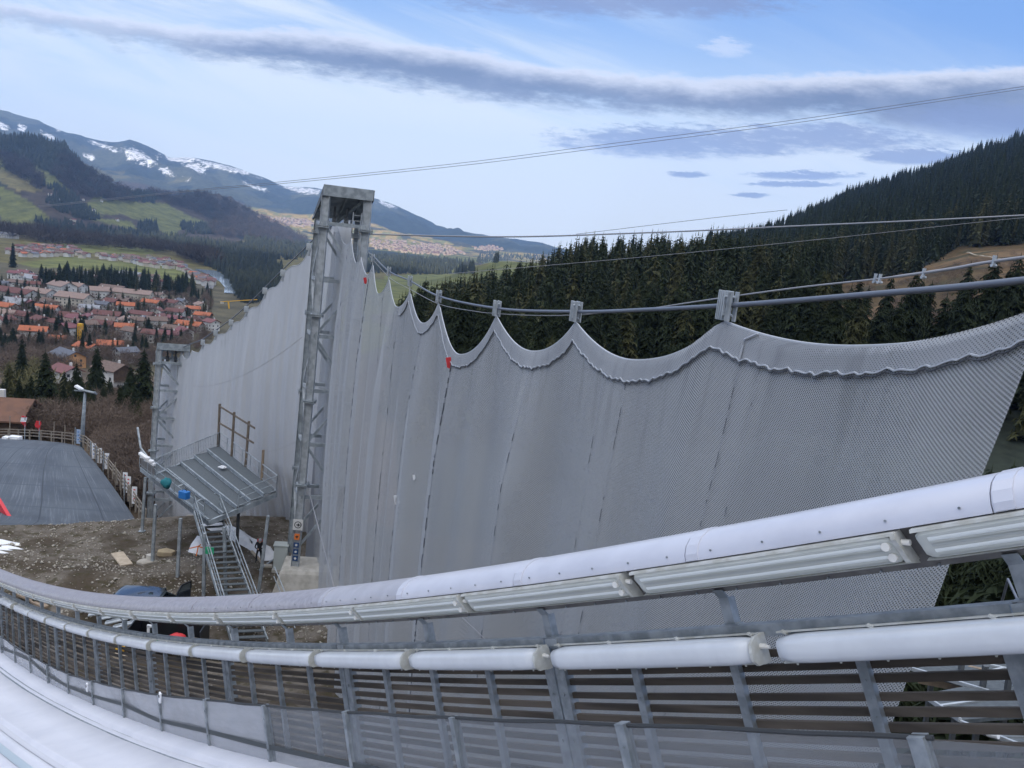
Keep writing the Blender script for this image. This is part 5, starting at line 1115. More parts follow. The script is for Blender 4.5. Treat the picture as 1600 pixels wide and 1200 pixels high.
def attach(name, G, UV, m_, parent, smooth=True):
    o = npmesh(name, G.reshape(-1, 3)-np.array(parent['_org']), None, [m_], None, smooth=smooth, quads=gridfaces(*G.shape[:2]), uv=UV.reshape(-1, 2)); o.parent = parent; o['_org'] = list(parent['_org']); return o
fab = attach('net_fabric', G, UV, 'net_near', nr)
def surf(t_, drop, off=-.02):
    i = int(np.abs(ts-t_).argmin()); dz = G[i, 0, 2]-G[i, :, 2]; return np.array([I(drop, dz, G[i, :, k]) for k in range(3)])+nN*off*1.0
# edge rope and doubled border with its wavy hem
mb = MB(); mb.tube([G[i, 0] for i in range(0, NU, 2)]+[G[-1, 0]], .016, 5); mb.build('edge_rope', 'rope', fab)
hemd = lambda t_: float(.33+.012*math.sin(t_*9)+.012*math.sin(t_*31)+.008*math.sin(t_*17+1))
hi = [i for i in range(NU) if ts[i] < 30]
GB = np.array([[G[i, 0]-nN*.012]+[surf(ts[i], hemd(ts[i])*k/4, -.025) for k in (1, 2, 3, 4)] for i in hi]); UB = np.array([[(ts[i], hemd(ts[i])*k/4) for k in range(5)] for i in hi])
attach('doubled_border', GB, UB, 'net_band', fab)
mb = MB(); mb.tube([surf(ts[i], hemd(ts[i])+.005*math.sin(i*2.3), -.035) for i in hi], .011, 5); mb.build('hem_rope', 'rope', fab)
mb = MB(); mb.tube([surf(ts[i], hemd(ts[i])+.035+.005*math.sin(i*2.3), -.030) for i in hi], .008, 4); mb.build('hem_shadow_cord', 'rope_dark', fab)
for x, dens, w in [(545, .3, .02), (578, .9, .03), (600, .4, .02), (622, .5, .022), (662, .5, .02), (710, .9, .030), (836, .55, .014), (953, .3, .008), (990, .5, .008), (1187, .8, .007), (1225, .35, .005)]:
    yt = I(x, TL[:, 0], TL[:, 1]); t_ = float(on_net(np.array([float(x)]), np.array([yt]))[0]@nT); i = int(np.abs(ts-t_).argmin()); mb = MB(); L = G[i, 0, 2]-G[i, -1, 2]; d = .35
    mbt = MB(); pts = [surf(t_+.0*k, k, -.018) for k in np.linspace(.05, L-.3, 60)]; mbt.tube(pts, w*.25, 4); mbt.build('seam', 'seam_tape', fab)
    while d < L-.6:
        l = rng.uniform(.06, .35)*(1.2 if w > .02 else .7)
        if rng.random() < dens: mb.tube([surf(t_, d, -.024), surf(t_, d+l/2, -.024)+nT*rng.normal()*w*.6, surf(t_, d+l, -.024)], w*.55, 4)
        d += l+rng.uniform(.05, .35)
    mb.build('seam_stitching', 'rope_dark', fab)
sb = MB(); ww = .028; sx = 1187; yt = I(sx, TL[:, 0], TL[:, 1]); t_ = float(on_net(np.array([float(sx)]), np.array([yt]))[0]@nT); sb.tube([surf(t_, k, -.04) for k in (0, .1, .2, .33)], .012, 6); sb.build('seam', 'rope', fab)
for (x, y, c_, nm, lab) in [(573, 438, 'red', 'red_tag', 'small red rag tied to the net close to the big tower'), (707, 566, 'red', 'red_tag', 'small red rag tied to the net below the deep scallop'), (627, 781, 'white', 'white_tag', 'white paper tag stuck to the middle of the big net'), (656, 745, 'white', 'white_tag', 'tiny white scrap on the net above the white paper tag')]:
    q = on_net(np.array([float(x)]), np.array([float(y)]))[0]; i = int(np.abs(ts-q@nT).argmin()); q = surf(q@nT, G[i, 0, 2]-q[2], -.07); s = .30 if y > 700 else .26
    if x == 656: s = .14
    MB().box(q, (s*.55, .02, s), (nrm((1, .1, .25)), (0, 1, 0), nrm((-.25, 0, 1)))).box(q+[s*.1, -.02, -s*.4], (s*.35, .02, s*.5), (nrm((1, .1, -.4)), (0, 1, 0), nrm((.4, 0, 1)))).build(nm, c_, None, label=lab, cat='tag')
# main cable, messenger wires, clamps
CB = [(540, 335), (575, 394), (583, 400), (608, 424), (641, 439), (686, 463), (777, 482), (901, 487), (1010, 484), (1140, 477), (1250, 469), (1370, 459), (1480, 450), (1600, 438), (1720, 425), (1900, 402), (2150, 366)]
cbl = on_net(*np.array(CB, float).T)
def smooth_pts(P, n=6):
    o = []
    for i in range(len(P)-1):
        p0, p1, p2, p3 = P[max(i-1, 0)], P[i], P[i+1], P[min(i+2, len(P)-1)]
        for s in np.linspace(0, 1, n, endpoint=False): o.append(.5*((2*p1)+(-p0+p2)*s+(2*p0-5*p1+4*p2-p3)*s*s+(-p0+3*p1-3*p2+p3)*s**3))
    return o+[P[-1]]
MB().tube(smooth_pts(cbl[1:]), .030, 8).build('main_cable', 'cable', None, True, label='thick dark steel cable carrying the big wind net', cat='cable')
W2 = on_net(*np.array([(578, 400), (608, 433), (641, 452), (686, 475), (740, 486), (777, 490), (840, 493), (901, 492), (960, 487), (1010, 483), (1070, 474), (1138, 464), (1250, 449), (1370, 436), (1480, 421), (1530, 412), (1600, 402), (1700, 390), (1900, 364), (2150, 330)], float).T, off=.10)
MB().tube(smooth_pts(W2), [.010+.004*(p[1] < 7.5) for p in smooth_pts(W2)], 6).build('messenger_wire', 'cable_light', None, True, label='thin second wire running beside the main net cable', cat='cable')
for (x, y, k) in [(1371, 436, 0), (1443, 428, 1), (1553, 409, 1)]:
    q = on_net(np.array([float(x)]), np.array([float(y)]), .1)[0]; mb = MB()
    for d in ((-.03, .03) if k == 0 else (0,)): mb.tube([q+nT*d-[0, 0, .03], q+nT*d+[0, 0, .05]], .016, 8); mb.tube([q+nT*d-[0, 0, .03]-nN*.02, q+nT*d-[0, 0, .03]+nN*.03], .014, 6)
    mb.build('wire_clip', 'galv_bright', None, label=['double bolted wire clip on the thin messenger wire', 'single wire clip on the messenger wire above the clearing', 'wire clip at the end of the spliced messenger wire'][0 if k == 0 else (1 if x < 1500 else 2)], cat='clip')
for n_, (x, y) in enumerate([(583, 403), (608, 424), (641, 439), (686, 463), (777, 482), (901, 487), (1138, 478), (1700, 428)]):
    c = on_net(np.array([float(x)]), np.array([float(y)]))[0]; r = empty('cable_clamp', c-[0, 0, .2], 'ribbed aluminium clamp fixing the big net to its cable, %s from the big tower' % ['first', 'second', 'third', 'fourth', 'fifth', 'sixth', 'seventh', 'eighth'][n_], 'clamp', 'clamps on the main net cable')
    zx = (nT, nN, np.array([0, 0, 1.]))
    def cp(da, w):
        mb = MB(); mb.box(c+nT*da-nN*.045, (w, .02, .36), zx)
        for k in (-.4, -.1, .2, .45): mb.box(c+nT*(da+k*w)-nN*.06, (w*.12, .014, .36), zx)
        mb.box(c+nT*da+nN*.045, (w, .02, .36), zx); return mb
    cp(.075, .15).build('clamp_plate', 'galv_bright', r, bevel=.004); cp(-.085, .07).build('clamp_plate', 'galv_bright', r, bevel=.004)
    mb = MB()
    for z in (-.11, .11):
        mb.tube([c-nT*.02+[0, 0, z]-nN*.09, c-nT*.02+[0, 0, z]+nN*.07], .018, 6); mb.tube([c-nT*.12+[0, 0, z], c+nT*.16+[0, 0, z]], .012, 6)
    mb.build('bolt', 'galv_bright', r)
    bt = G[int(np.abs(ts-(c@nT)).argmin()), 0]; MB().beam(c-[0, 0, .17], [c[0], c[1], min(bt[2], c[2]-.22)], .035, .02).build('hanger', 'galv_bright', r)
# left net between the two towers --------------------------------------
LA = np.array([-12.2, 54.8]); LB = np.array([-33.0, 78.]); ld = (LB-LA)/np.linalg.norm(LB-LA); ln = np.array([ld[1], -ld[0], 0]); lT = np.array([ld[0], ld[1], 0])
def on_l(px, py, off=0):
    d = ray(px, py); n = ln[:2]; c = LA@n+off; k = c/(d[..., 0]*n[0]+d[..., 1]*n[1]); return d*k[..., None]
KL = [(560, 300, 'p'), (524, 352, 'd'), (505, 372, 'p'), (493, 388, 'd'), (483, 390, 'p'), (462, 415, 'd'), (442, 430, 'p'), (428, 449, 'd'), (414, 459, 'p'), (399, 480, 'd'), (385, 488, 'p'), (372, 503, 'd'), (361, 508, 'p'), (349, 522, 'd'), (337, 524, 'p'), (327, 538, 'd'), (317, 538, 'p'), (309, 551, 'd'), (300, 548, 'p'), (291, 561, 'd'), (283, 550, 'p'), (276, 566, 'd'), (269, 552, 'p'), (263, 568, 'd'), (257, 558, 'p')]
TL2 = scallops(KL, 8); T2 = on_l(TL2[:, 0], TL2[:, 1]); t2 = T2@lT; o_ = t2.argsort(); t2s, z2s = t2[o_], T2[o_, 2]
NU2, NV2 = 420, 50; ts2 = np.linspace(t2s[0]+.3, t2s[-1], NU2); G2_ = np.zeros((NU2, NV2, 3)); U2 = np.zeros((NU2, NV2, 2)); base2 = (T2[0]-(T2[0]@lT)*lT); base2[2] = 0
for i, t_ in enumerate(ts2):
    zt = I(t_, t2s, z2s); P0 = base2+lT*t_; zb = min(float(HP(P0[0], P0[1])), -22.6)-.1
    if P0[1] > 66: zb = -34
    for j in range(NV2):
        v = (j/(NV2-1)); z = zt+(zb-zt)*v; crum = max(0, (z-zb < 4.5))*(1-(z-zb)/4.5)*min(1, max(0, (68-P0[1])/8))
        off = min(1, v*4)*(.10*math.sin(t_*1.3)+.06*math.sin(t_*3.1+1)+.03*math.sin(t_*7))+.5*math.sin(math.pi*v)-crum*(.9+.38*math.sin(t_*5.2+v*3)+.22*math.sin(t_*11.+v*9))
        G2_[i, j] = P0+np.array([0, 0, z])-ln*off*1.0; U2[i, j] = (t_, zt-z)
nl = empty('wind_net', base2+lT*ts2[NU2//2]+[0, 0, -24], 'pale grey wind net strung between the big tower and the far tower', 'wind net', 'grey wind nets')
fl_ = attach('net_fabric', G2_, U2, 'net_far', nl)
mb = MB(); mb.tube([G2_[i, 0] for i in range(0, NU2, 2)], .035, 5); mb.build('edge_rope', 'rope', fl_)
for x in (300, 345, 372, 400, 430, 455):
    yt = I(x, TL2[::-1, 0], TL2[::-1, 1]); t_ = float(on_l(np.array([float(x)]), np.array([yt]))[0]@lT); i = int(np.abs(ts2-t_).argmin()); mb = MB(); mb.tube([G2_[i, j]-ln*(-.04) for j in range(0, NV2, 2)], .012, 4); mb.build('seam', 'seam_tape', fl_)
c2_ = smooth_pts(on_l(*np.array([(515, 345), (483, 381), (442, 421), (414, 449), (385, 478), (361, 499), (337, 516), (317, 530), (297, 538), (280, 545)], float).T), 4)
MB().tube(c2_, .045, 6).build('main_cable', 'cable', None, True, label='dark steel cable carrying the pale left net', cat='cable')
for n_, (x, y) in enumerate([(483, 383), (442, 424), (414, 452), (385, 481), (361, 502), (337, 518), (317, 533), (269, 546)]):
    c = on_l(np.array([float(x)]), np.array([float(y)]), -.1)[0]; mb = MB(); mb.box(c+[0, 0, -.12], (.35, .14, .5)).box(c+[0, 0, -.5], (.1, .08, .5)); r = mb.build('cable_clamp', 'galv_bright', None, bevel=.02, label='small pale clamp on the cable of the left net, %s from the big tower' % ['first', 'second', 'third', 'fourth', 'fifth', 'sixth', 'seventh', 'eighth'][n_], cat='clamp', group='clamps on the left net cable')

# ================================================================== TOWERS
def tower(bpx, bpy, bz, tpx, tpy, w, cw, label, signs):
    b = atz(bpx, bpy, bz) if bz > -30 else atY(bpx, bpy, 76.)
    b = np.array(b); tp = atY(tpx, tpy, b[1]+.4)
    axis = tp-b; Hh = np.linalg.norm(axis); up = axis/Hh
    rt = nrm((math.cos(R_(16)), math.sin(R_(16)), 0)); bk = nrm((-.42, .9, 0)); wx, wy = w
    r = empty('net_tower', b, label, 'tower', 'lattice net towers')
    corners = {'fl': b, 'fr': b+rt*wx, 'bl': b+bk*wy, 'br': b+bk*wy+rt*wx}; seg_n = 4
    for k, c in corners.items():
        ww = cw if k[0] == 'f' else cw*.62
        col = MB()
        zc = Hh if k[0] == 'f' else Hh-1.2
        # H-section column
        A = nrm(np.cross((0, 1., 0), up)); B_ = np.cross(up, A); ax = (A, B_, up)
        col.box(c+up*zc/2, (ww, .10*ww, zc), ax)
        for s in (-1, 1): col.box(c+up*zc/2+A*s*ww*.48, (.07*ww, ww*.75, zc), ax)
        col.box(c+up*zc/2-B_*ww*.06, (ww*.9, .05*ww, zc), ax)
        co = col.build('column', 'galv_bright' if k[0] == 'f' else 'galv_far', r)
        for q in range(1, seg_n+1):
            z = zc*q/(seg_n+.35)+(0 if k[0] == 'f' else .7); fm = MB()
            fm.box(c+up*z, (ww*1.75, ww*1.5, .06), ax); fm.box(c+up*(z+.09), (ww*1.75, ww*1.5, .05), ax)
            for s in (-1, 1):
                for s2 in (-1, 1): fm.tube([c+up*(z-.12)+A*s*ww*.75+B_*s2*ww*.6, c+up*(z+.22)+A*s*ww*.75+B_*s2*ww*.6], .03, 5)
            fm.build('flange', 'galv_far', co)
    nb = 6
    for (p, q) in (('fl', 'fr'), ('fl', 'bl'), ('bl', 'br'), ('fr', 'br')):
        mb = MB()
        for k in range(nb):
            z0 = Hh*.05+(Hh*.88)*k/nb; z1 = Hh*.05+(Hh*.88)*(k+1)/nb; P0, P1 = corners[p], corners[q]
            if k % 2: P0, P1 = P1, P0
            mb.beam(P0+up*z0, P1+up*z1, .15, .15); mb.beam(corners[p]+up*z1, corners[q]+up*z1, .16, .22)
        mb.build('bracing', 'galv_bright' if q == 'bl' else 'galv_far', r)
    # sloping roof hood, open underneath, lower at the back
    ov = cw*.5; f0 = corners['fl']+up*Hh-rt*ov-bk*ov; f1 = corners['fr']+up*Hh+rt*ov-bk*ov; dn = up*1.55 if bz > -30 else up*.9
    b0 = corners['bl']+up*Hh-rt*ov+bk*ov-dn; b1 = corners['br']+up*Hh+rt*ov+bk*ov-dn; fh = .62
    mb = MB(); q = [f0+up*fh, f1+up*fh, b1+up*fh*.5, b0+up*fh*.5]; th = up*.06
    mb.add([a for a in q]+[a-th for a in q], [(0, 1, 2, 3), (7, 6, 5, 4), (0, 4, 5, 1), (1, 5, 6, 2), (2, 6, 7, 3), (3, 7, 4, 0)]); hood = mb.build('hood_roof', 'galv_far' if bz > -30 else 'hood_green', r)
    mb = MB(); mb.beam(f0+up*(fh/2-.03), f1+up*(fh/2-.03), .05, fh, up=up); mb.build('hood_fascia', 'galv_far', hood)
    for a, c_ in ((f0, b0), (f1, b1)):
        mb = MB(); mb.add([a, a+up*(fh-.01), c_+up*(fh*.5-.01), c_, a+rt*.05, a+rt*.05+up*(fh-.01), c_+rt*.05+up*(fh*.5-.01), c_+rt*.05], [(0, 1, 2, 3), (7, 6, 5, 4), (0, 3, 7, 4), (0, 4, 5, 1)]); mb.build('hood_side', 'steel_dark', hood)
    mb = MB()
    for s in (.2, .5, .8): mb.beam(f0*(1-s)+f1*s+up*(fh*.35), b0*(1-s)+b1*s+up*.12, .10, .16)
    mb.beam((f0+f1)/2-rt*1.1+up*.1, b0+up*.1, .12); mb.beam((f0+f1)/2+rt*1.1+up*.1, b0*.5+b1*.5, .12); mb.build('hood_rafters', 'galv_far', hood)
    for s in (.35, .6): c = (f0*(1-s)+f1*s+b0*(1-s)+b1*s)/2-up*.7; mb = MB().tube([c-rt*.12, c+rt*.12], .30, 14); mb.beam(c+up*.9, c, .12); mb.build('pulley', 'steel_dark', r)
    # ladder with hoops on the right
    mb = MB(); c = corners['fr']-rt*.75+bk*.3
    for s in (0, .5): mb.beam(c+rt*s+up*Hh*.12, c+rt*s+up*(Hh-.8), .06)
    for k in range(int(Hh*.85/.33)): mb.beam(c+up*(Hh*.13+k*.33), c+rt*.5+up*(Hh*.13+k*.33), .035)
    mb.build('ladder', 'galv_bright', r)
    if signs:
        A = nrm((1, .1, 0)); ax = (A, nrm((-.1, 1, 0)), up); f = b-nrm((-.1, 1, 0))*(cw*.5); sg = []
        for z, wd, hh, c_ in [(2.85, .62, .72, 'white'), (2.05, .32, .40, 'orange'), (1.5, .32, .32, 'blue_sign'), (1.05, .32, .32, 'blue_sign'), (.6, .32, .32, 'blue_sign')]:
            s_ = MB().box(f+up*z, (wd, .03, hh), ax).build('sign_plate', c_ if c_ != 'white' else 'white_wall', r)
            if c_ == 'white':
                mk = MB(); cc = f+up*z-ax[1]*.02
                mk.tube([cc+ax[1]*.003, cc-ax[1]*.003], .23, 20, 0); mk.tube([cc-ax[1]*.006, cc-ax[1]*.010], .18, 20, 1)
                mk.box(cc-ax[1]*.014+A*.03, (.26, .006, .06), ax, 0); mk.box(cc-ax[1]*.014+A*.03, (.08, .006, .2), ax, 0); mk.build('sign_mark', ['black', 'white_wall'], s_)
            if c_ == 'blue_sign': cc = f+up*z-ax[1]*.02; MB().tube([cc, cc-ax[1]*.006], .08, 14).build('sign_mark', 'white_wall', s_)
            if c_ == 'orange': cc = f+up*z-ax[1]*.02; MB().box(cc, (.2, .006, .06), ax).box(cc, (.06, .006, .2), ax).build('sign_mark', 'black', s_)
        MB().beam(corners['fr']*.75+b*.25+bk*.3-[0, 0, .1], corners['fr']+up*5.2-bk*.2, .30, .22).build('raking_strut', 'steel_dark', r)
    return r, b, corners, up, Hh
MT['hood_green'] = mat('weathered_green_grey_sheet', (.30, .34, .33), .6, .1, nscale=1.5, col2=(.38, .42, .42))
T1, tb1, tc1, tu1, tH1 = tower(461, 884, -21.7, 510, 305, (2.5, 2.3), .46, 'tall galvanised lattice tower with an open sloping hood, standing on the concrete block', True)
T2_, tb2, tc2, tu2, tH2 = tower(232, 836, -33, 249, 545, (2.5, 2.6), .46, 'far galvanised lattice tower at the left end of the pale net', False)
mb = MB(); p0 = atY(524, 362, 53.6); p1 = atY(478, 884, 52.6); 
mb.add([p0+[-.12, 0, 0], p0+[.12, 0, 0], p1+[.5, 0, 0], p1+[-.1, 0, 0], p0+[-.12, .2, 0], p0+[.12, .2, 0], p1+[.5, .2, 0], p1+[-.1, .2, 0]], [(0, 1, 2, 3), (7, 6, 5, 4), (0, 4, 5, 1), (1, 5, 6, 2), (2, 6, 7, 3), (3, 7, 4, 0)])
mb.build('net_edge_sleeve', 'seam_tape', nr)
# foundation block and control cabinet
fb = atz(470, 905, -22.9); q = np.array(tb1)
mb = MB(); A = nrm((1, .15, 0)); B_ = nrm((-.15, 1, 0)); cc = q+A*.9+B_*.4+[0, 0, -.75]
vs = []
for z, e in ((-.75, .35), (.55, 0), (.75, -.12)):
    for sx, sy in ((-1, -1), (1, -1), (1, 1), (-1, 1)): vs.append(cc+A*sx*(1.75+e)+B_*sy*(1.3+e)+[0, 0, z])
mb.add(vs, [(0, 1, 5, 4), (1, 2, 6, 5), (2, 3, 7, 6), (3, 0, 4, 7), (4, 5, 9, 8), (5, 6, 10, 9), (6, 7, 11, 10), (7, 4, 8, 11), (8, 9, 10, 11), (3, 2, 1, 0)]); mb.build('concrete_block', 'concrete', None, label='pale concrete foundation block under the big net tower', cat='foundation')
c = atz(438, 888, -22.9); r = empty('control_cabinet', c, 'grey-green control cabinet on a plinth at the left side of the foundation block', 'cabinet')
MB().box(c+[0, 0, .85], (.9, .7, 1.7), (A, B_, (0, 0, 1))).build('body', 'cabinet', r, bevel=.03); MB().box(c+[0, -.02, 1.73], (1.0, .8, .06), (A, B_, (0, 0, 1))).build('lid', 'cabinet', r)
MB().box(c-B_*.36+[0, 0, .85], (.8, .02, 1.5), (A, B_, (0, 0, 1))).build('door', 'cabinet', r); MB().box(c+[0, 0, -.1], (1.0, .8, .3), (A, B_, (0, 0, 1))).build('plinth', 'concrete', r)
# overhead wires ---------------------------------------------------------
def wire(pts, r0, label, m_='cable_light'):
    P = atY(*np.array(pts, float).T); MB().tube(smooth_pts(P), [r0*p[1] for p in smooth_pts(P)], 5).build('overhead_wire', m_, None, True, label=label, cat='wire')
wire([(60, 322, 160), (300, 297, 120), (450, 283, 100), (700, 257, 75), (950, 225, 55), (1200, 193, 42), (1450, 157, 33), (1700, 120, 27), (2300, 30, 19)], .00030, 'upper one of the two thin parallel wires crossing the sky', 'cable')
wire([(60, 324, 160), (300, 299, 120), (450, 286, 100), (700, 261, 75), (950, 230, 55), (1200, 198, 42), (1450, 161, 33), (1700, 124, 27), (2300, 34, 19)], .00030, 'lower one of the two thin parallel wires crossing the sky', 'cable')
wire([(575, 366, 56), (780, 370, 45), (1000, 364, 32), (1250, 353, 22), (1450, 344, 17), (1700, 331, 14), (2300, 300, 9)], .00095, 'single pale wire crossing low in front of the right-hand forest', 'cable_light')
wire([(900, 366, 120), (1100, 342, 100), (1230, 328, 90)], .00030, 'very faint wire in the sky left of the right-hand hill', 'cable')
wire([(700, 428, 60), (1000, 402, 45), (1300, 372, 35), (1620, 338, 28), (2200, 290, 18)], .00028, 'faint wire across the dark forest below the single pale wire', 'cable_light')
def wire2(p, q, sag, r0, label, nm='guy_wire'):
    p = np.array(p); q = np.array(q); P = [p*(1-s)+q*s-np.array([0, 0, sag*4*s*(1-s)]) for s in np.linspace(0, 1, 14)]; MB().tube(P, r0, 5).build(nm, 'cable_light', None, True, label=label, cat='wire')
wire2(atY(476, 742, 51.5), on_net(np.array([522.]), np.array([918.]), -.6)[0], 0, .030, 'straight guy wire from the big tower down across the net')
wire2(atY(302, 604, 70), atY(472, 527, 52.5), .9, .020, 'sagging thin wire in front of the pale left net')
wire2(atY(418, 706, 58), atY(462, 690, 54), .1, .018, 'short thin wire from the viewing platform to the big tower')
wire2(on_net(np.array([722.]), np.array([965.]), -.5)[0], on_net(np.array([770.]), np.array([1010.]), -.5)[0], 0, .012, 'short guy wire seen under the lamp row')
MB().tube([atY(1596, 950, 5.2), atY(1575, 905, 5.6), atY(1560, 960, 5.9)], .01, 5).build('guy_wire', 'cable', None, label='thin dark wire at the right picture edge behind the parapet', cat='wire')

# ================================================================== VIEWING PLATFORM
D1 = atz(237, 742, -18.6); D4 = atz(326, 812, -18.6); D2 = atz(343, 697, -17.6); D3 = atz(432, 768, -17.6)
def dk(u, v, z=0):      # u: from the P1-P4 side to the P2-P3 side (0..1), v: along
    p = (D1*(1-v)+D4*v)*(1-u)+(D2*(1-v)+D3*v)*u; return p+np.array([0, 0, z])
pf = empty('viewing_platform', atz(300, 905, -23.0), 'raised steel viewing platform with five stepped decks, railings and a stair', 'platform'); up3 = np.array([0, 0, 1.])
def flatz(u, k): # level k tread height relative to interpolated plane
    return (D1[2]+(D2[2]-D1[2])*(k+.0)/5+.0)
for k in range(5):
    u0, u1 = k/5, (k+1)/5; z = D1[2]+(D2[2]-D1[2])*(k/4); P = [dk(u0, 0), dk(u1, 0), dk(u1, 1), dk(u0, 1)]; P = [np.array([p[0], p[1], z]) for p in P]
    mb = MB(); mb.add(P+[p-[0, 0, .06] for p in P], [(0, 1, 2, 3), (7, 6, 5, 4), (0, 4, 5, 1), (1, 5, 6, 2), (2, 6, 7, 3), (3, 7, 4, 0)]); dd = mb.build('deck_tread', 'grate', pf)
    mb = MB(); mb.beam(P[0]+[0, 0, .01], P[3]+[0, 0, .01], .10, .06); 
    if k: mb.beam(P[0]-[0, 0, .12], P[3]-[0, 0, .12], .02, .2)
    mb.build('nosing', 'galv_far', dd)
def zk(u): return D1[2]+(D2[2]-D1[2])*min(4, int(u*5-1e-6))/4 if u > 0 else D1[2]
def gp(u, v, z): p = dk(u, v); return np.array([p[0], p[1], zk(u)+z])
mb = MB()
for v in (0, 1): mb.beam(dk(0, v, -.22), dk(1, v, -.22), .14, .32)
for u in (0, 1): mb.beam(dk(u, 0, -.22), dk(u, 1, -.22), .14, .32)
for v in (.33, .66): mb.beam(dk(0, v, -.25), dk(1, v, -.25), .12, .24)
mb.beam(gp(0, -.22, -.2), gp(0, 1, -.2), .14, .3)
mb.build('deck_frame', 'galv_far', pf)
# narrow landing beyond the left corner
P = [gp(0, -.22, 0), gp(.08, -.22, 0), gp(.08, 0, 0), gp(0, 0, 0)]; P = [np.array([p[0], p[1], D1[2]]) for p in P]; mb = MB(); mb.add(P+[p-[0, 0, .06] for p in P], [(0, 1, 2, 3), (7, 6, 5, 4), (0, 4, 5, 1), (1, 5, 6, 2), (2, 6, 7, 3), (3, 7, 4, 0)]); mb.build('side_landing', 'grate', pf)
def railing(pts, h, nbal, nm='railing', bal=True):
    mb = MB(); pts = [np.array(p) for p in pts]
    for a, b in zip(pts[:-1], pts[1:]):
        mb.tube([a+[0, 0, h], b+[0, 0, h]], .035, 6); mb.tube([a+[0, 0, .12], b+[0, 0, .12]], .022, 5)
        if not bal: mb.tube([a+[0, 0, h*.55], b+[0, 0, h*.55]], .022, 5)
        n = max(1, int(np.linalg.norm(b-a)/1.6))
        for k in range(n+1): p = a+(b-a)*k/n; mb.tube([p-[0, 0, .15], p+[0, 0, h]], .03, 6)
        if bal:
            nb_ = int(np.linalg.norm(b-a)/.16)
            for k in range(nb_): p = a+(b-a)*k/nb_; mb.tube([p+[0, 0, .12], p+[0, 0, h-.0]], .017, 4)
    return mb.build(nm, 'galv_far', pf)
e = 1e-3
railing([dk(0, 0), dk(1, 0)], 1.1, 0); railing([dk(1, 0), dk(1, 1)], 1.1, 0, bal=False); railing([dk(1, 1), dk(.42, 1)], 1.1, 0, bal=False)
rr_ = railing([gp(0, -.25, 0), gp(0, .93, 0)], 1.1, 0, bal=False)
MB().beam(gp(0, -.22, .5), gp(0, .05, .5), .03, .9).build('mesh_infill', 'soffit', rr_)
for i, (x, y) in enumerate([(238, 880), (277, 905), (318, 932), (404, 925), (353, 932), (369, 878), (222, 830)]):
    g_ = atz(x, y, -23.05); uu0 = {0: (0, 0), 1: (0, .42), 2: (0, 1), 3: (1, 1), 4: (.4, 1), 5: (1, .45), 6: (0, -.22)}[i]; tpz = dk(*uu0)[2]-.38
    tp_ = np.array([*atY({0: 243, 1: 283, 2: 322, 3: 420, 4: 352, 5: 373, 6: 226}[i], 790, g_[1])[:2], tpz]); lg = MB(); lg.beam(g_, tp_, .17, .17); lg.box(g_+[0, 0, .02], (.4, .4, .04)); lg.build('leg', 'steel_dark' if i == 5 else 'galv_far', pf)
# stair
S = {'tl': atz(303, 800, -18.7), 'tr': atz(342, 797, -18.7), 'fl': atz(362, 1003, -23), 'fr': atz(418, 1001, -23)}
stp = empty('steel_stair', S['fl'], 'open tread galvanised stair leading down from the viewing platform', 'stair'); n = 24
mb = MB()
for a, b in (('tl', 'fl'), ('tr', 'fr')): mb.beam(S[a], S[b], .07, .26)
mb.build('stringer', 'galv_far', stp)
for k in range(n):
    s = (k+.5)/n; l = S['tl']*(1-s)+S['fl']*s; r_ = S['tr']*(1-s)+S['fr']*s; d = nrm(r_-l); f = nrm(np.cross(d, up3)); MB().box((l+r_)/2+[0, 0, .06], (np.linalg.norm(r_-l), .26, .05), (d, f, up3)).build('tread', 'grate', stp)
for a, b in (('tl', 'fl'), ('tr', 'fr')):
    mb = MB(); mb.tube([S[a]+[0, 0, 1.05], S[b]*.95+S[a]*.05+[0, 0, 1.05]], .035, 6); mb.tube([S[a]+[0, 0, .6], S[b]*.95+S[a]*.05+[0, 0, .6]], .025, 5)
    for k in range(5): q = S[a]*(1-k/4.2)+S[b]*k/4.2; mb.tube([q, q+[0, 0, 1.05]], .03, 5)
    mb.build('handrail', 'galv_far', stp)
q0, q1 = S['fl'].copy(), S['fr'].copy(); rail2 = MB(); off = nrm(S['tr']-S['tl'])*1.9
rail2.tube([S['tr']*.35+S['fr']*.65+off*.75+[0, 0, 1.3], S['fr']+off*.8+[0, 0, 1.1]], .035, 6); rail2.tube([S['tr']*.35+S['fr']*.65+off*.75+[0, 0, .7], S['fr']+off*.8+[0, 0, .5]], .03, 6); rail2.build('outer_handrail', 'galv_far', stp)
c = S['tl']*.66+S['fl']*.34+np.array([.35, -.3, .25]); MB().box(c, (.52, .04, .42)).box(c+[-.1, -.03, .02], (.22, .01, .05)).build('green_sign', 'green', None, label='small green sign hanging on the stair rail', cat='sign')
for i, (x0, y0, x1, y1) in enumerate([(340.5, 697, 343.5, 631), (362, 710, 366, 644), (383.5, 727, 389, 658), (409, 747, 411.5, 703)]):
    k = [0.02, .27, .5, .78][i]; b = dk(1.02, k); tp_ = atY(x1, y1, b[1]+.05)
    b2 = atY(x0, y0, b[1]+.05); MB().beam(b2-[0, 0, .3], tp_, .145).build('timber_post', 'wood' if i == 3 else 'wood_dark2', None, label=['tall round timber post at the back corner of the platform', 'second tall timber post, between the other two under the timber rails', 'third tall timber post, at the right end of the timber rails', 'short pale timber stub post near the right corner of the platform'][i], cat='post')
MT_w = None
yb = dk(1.02, .25)[1]
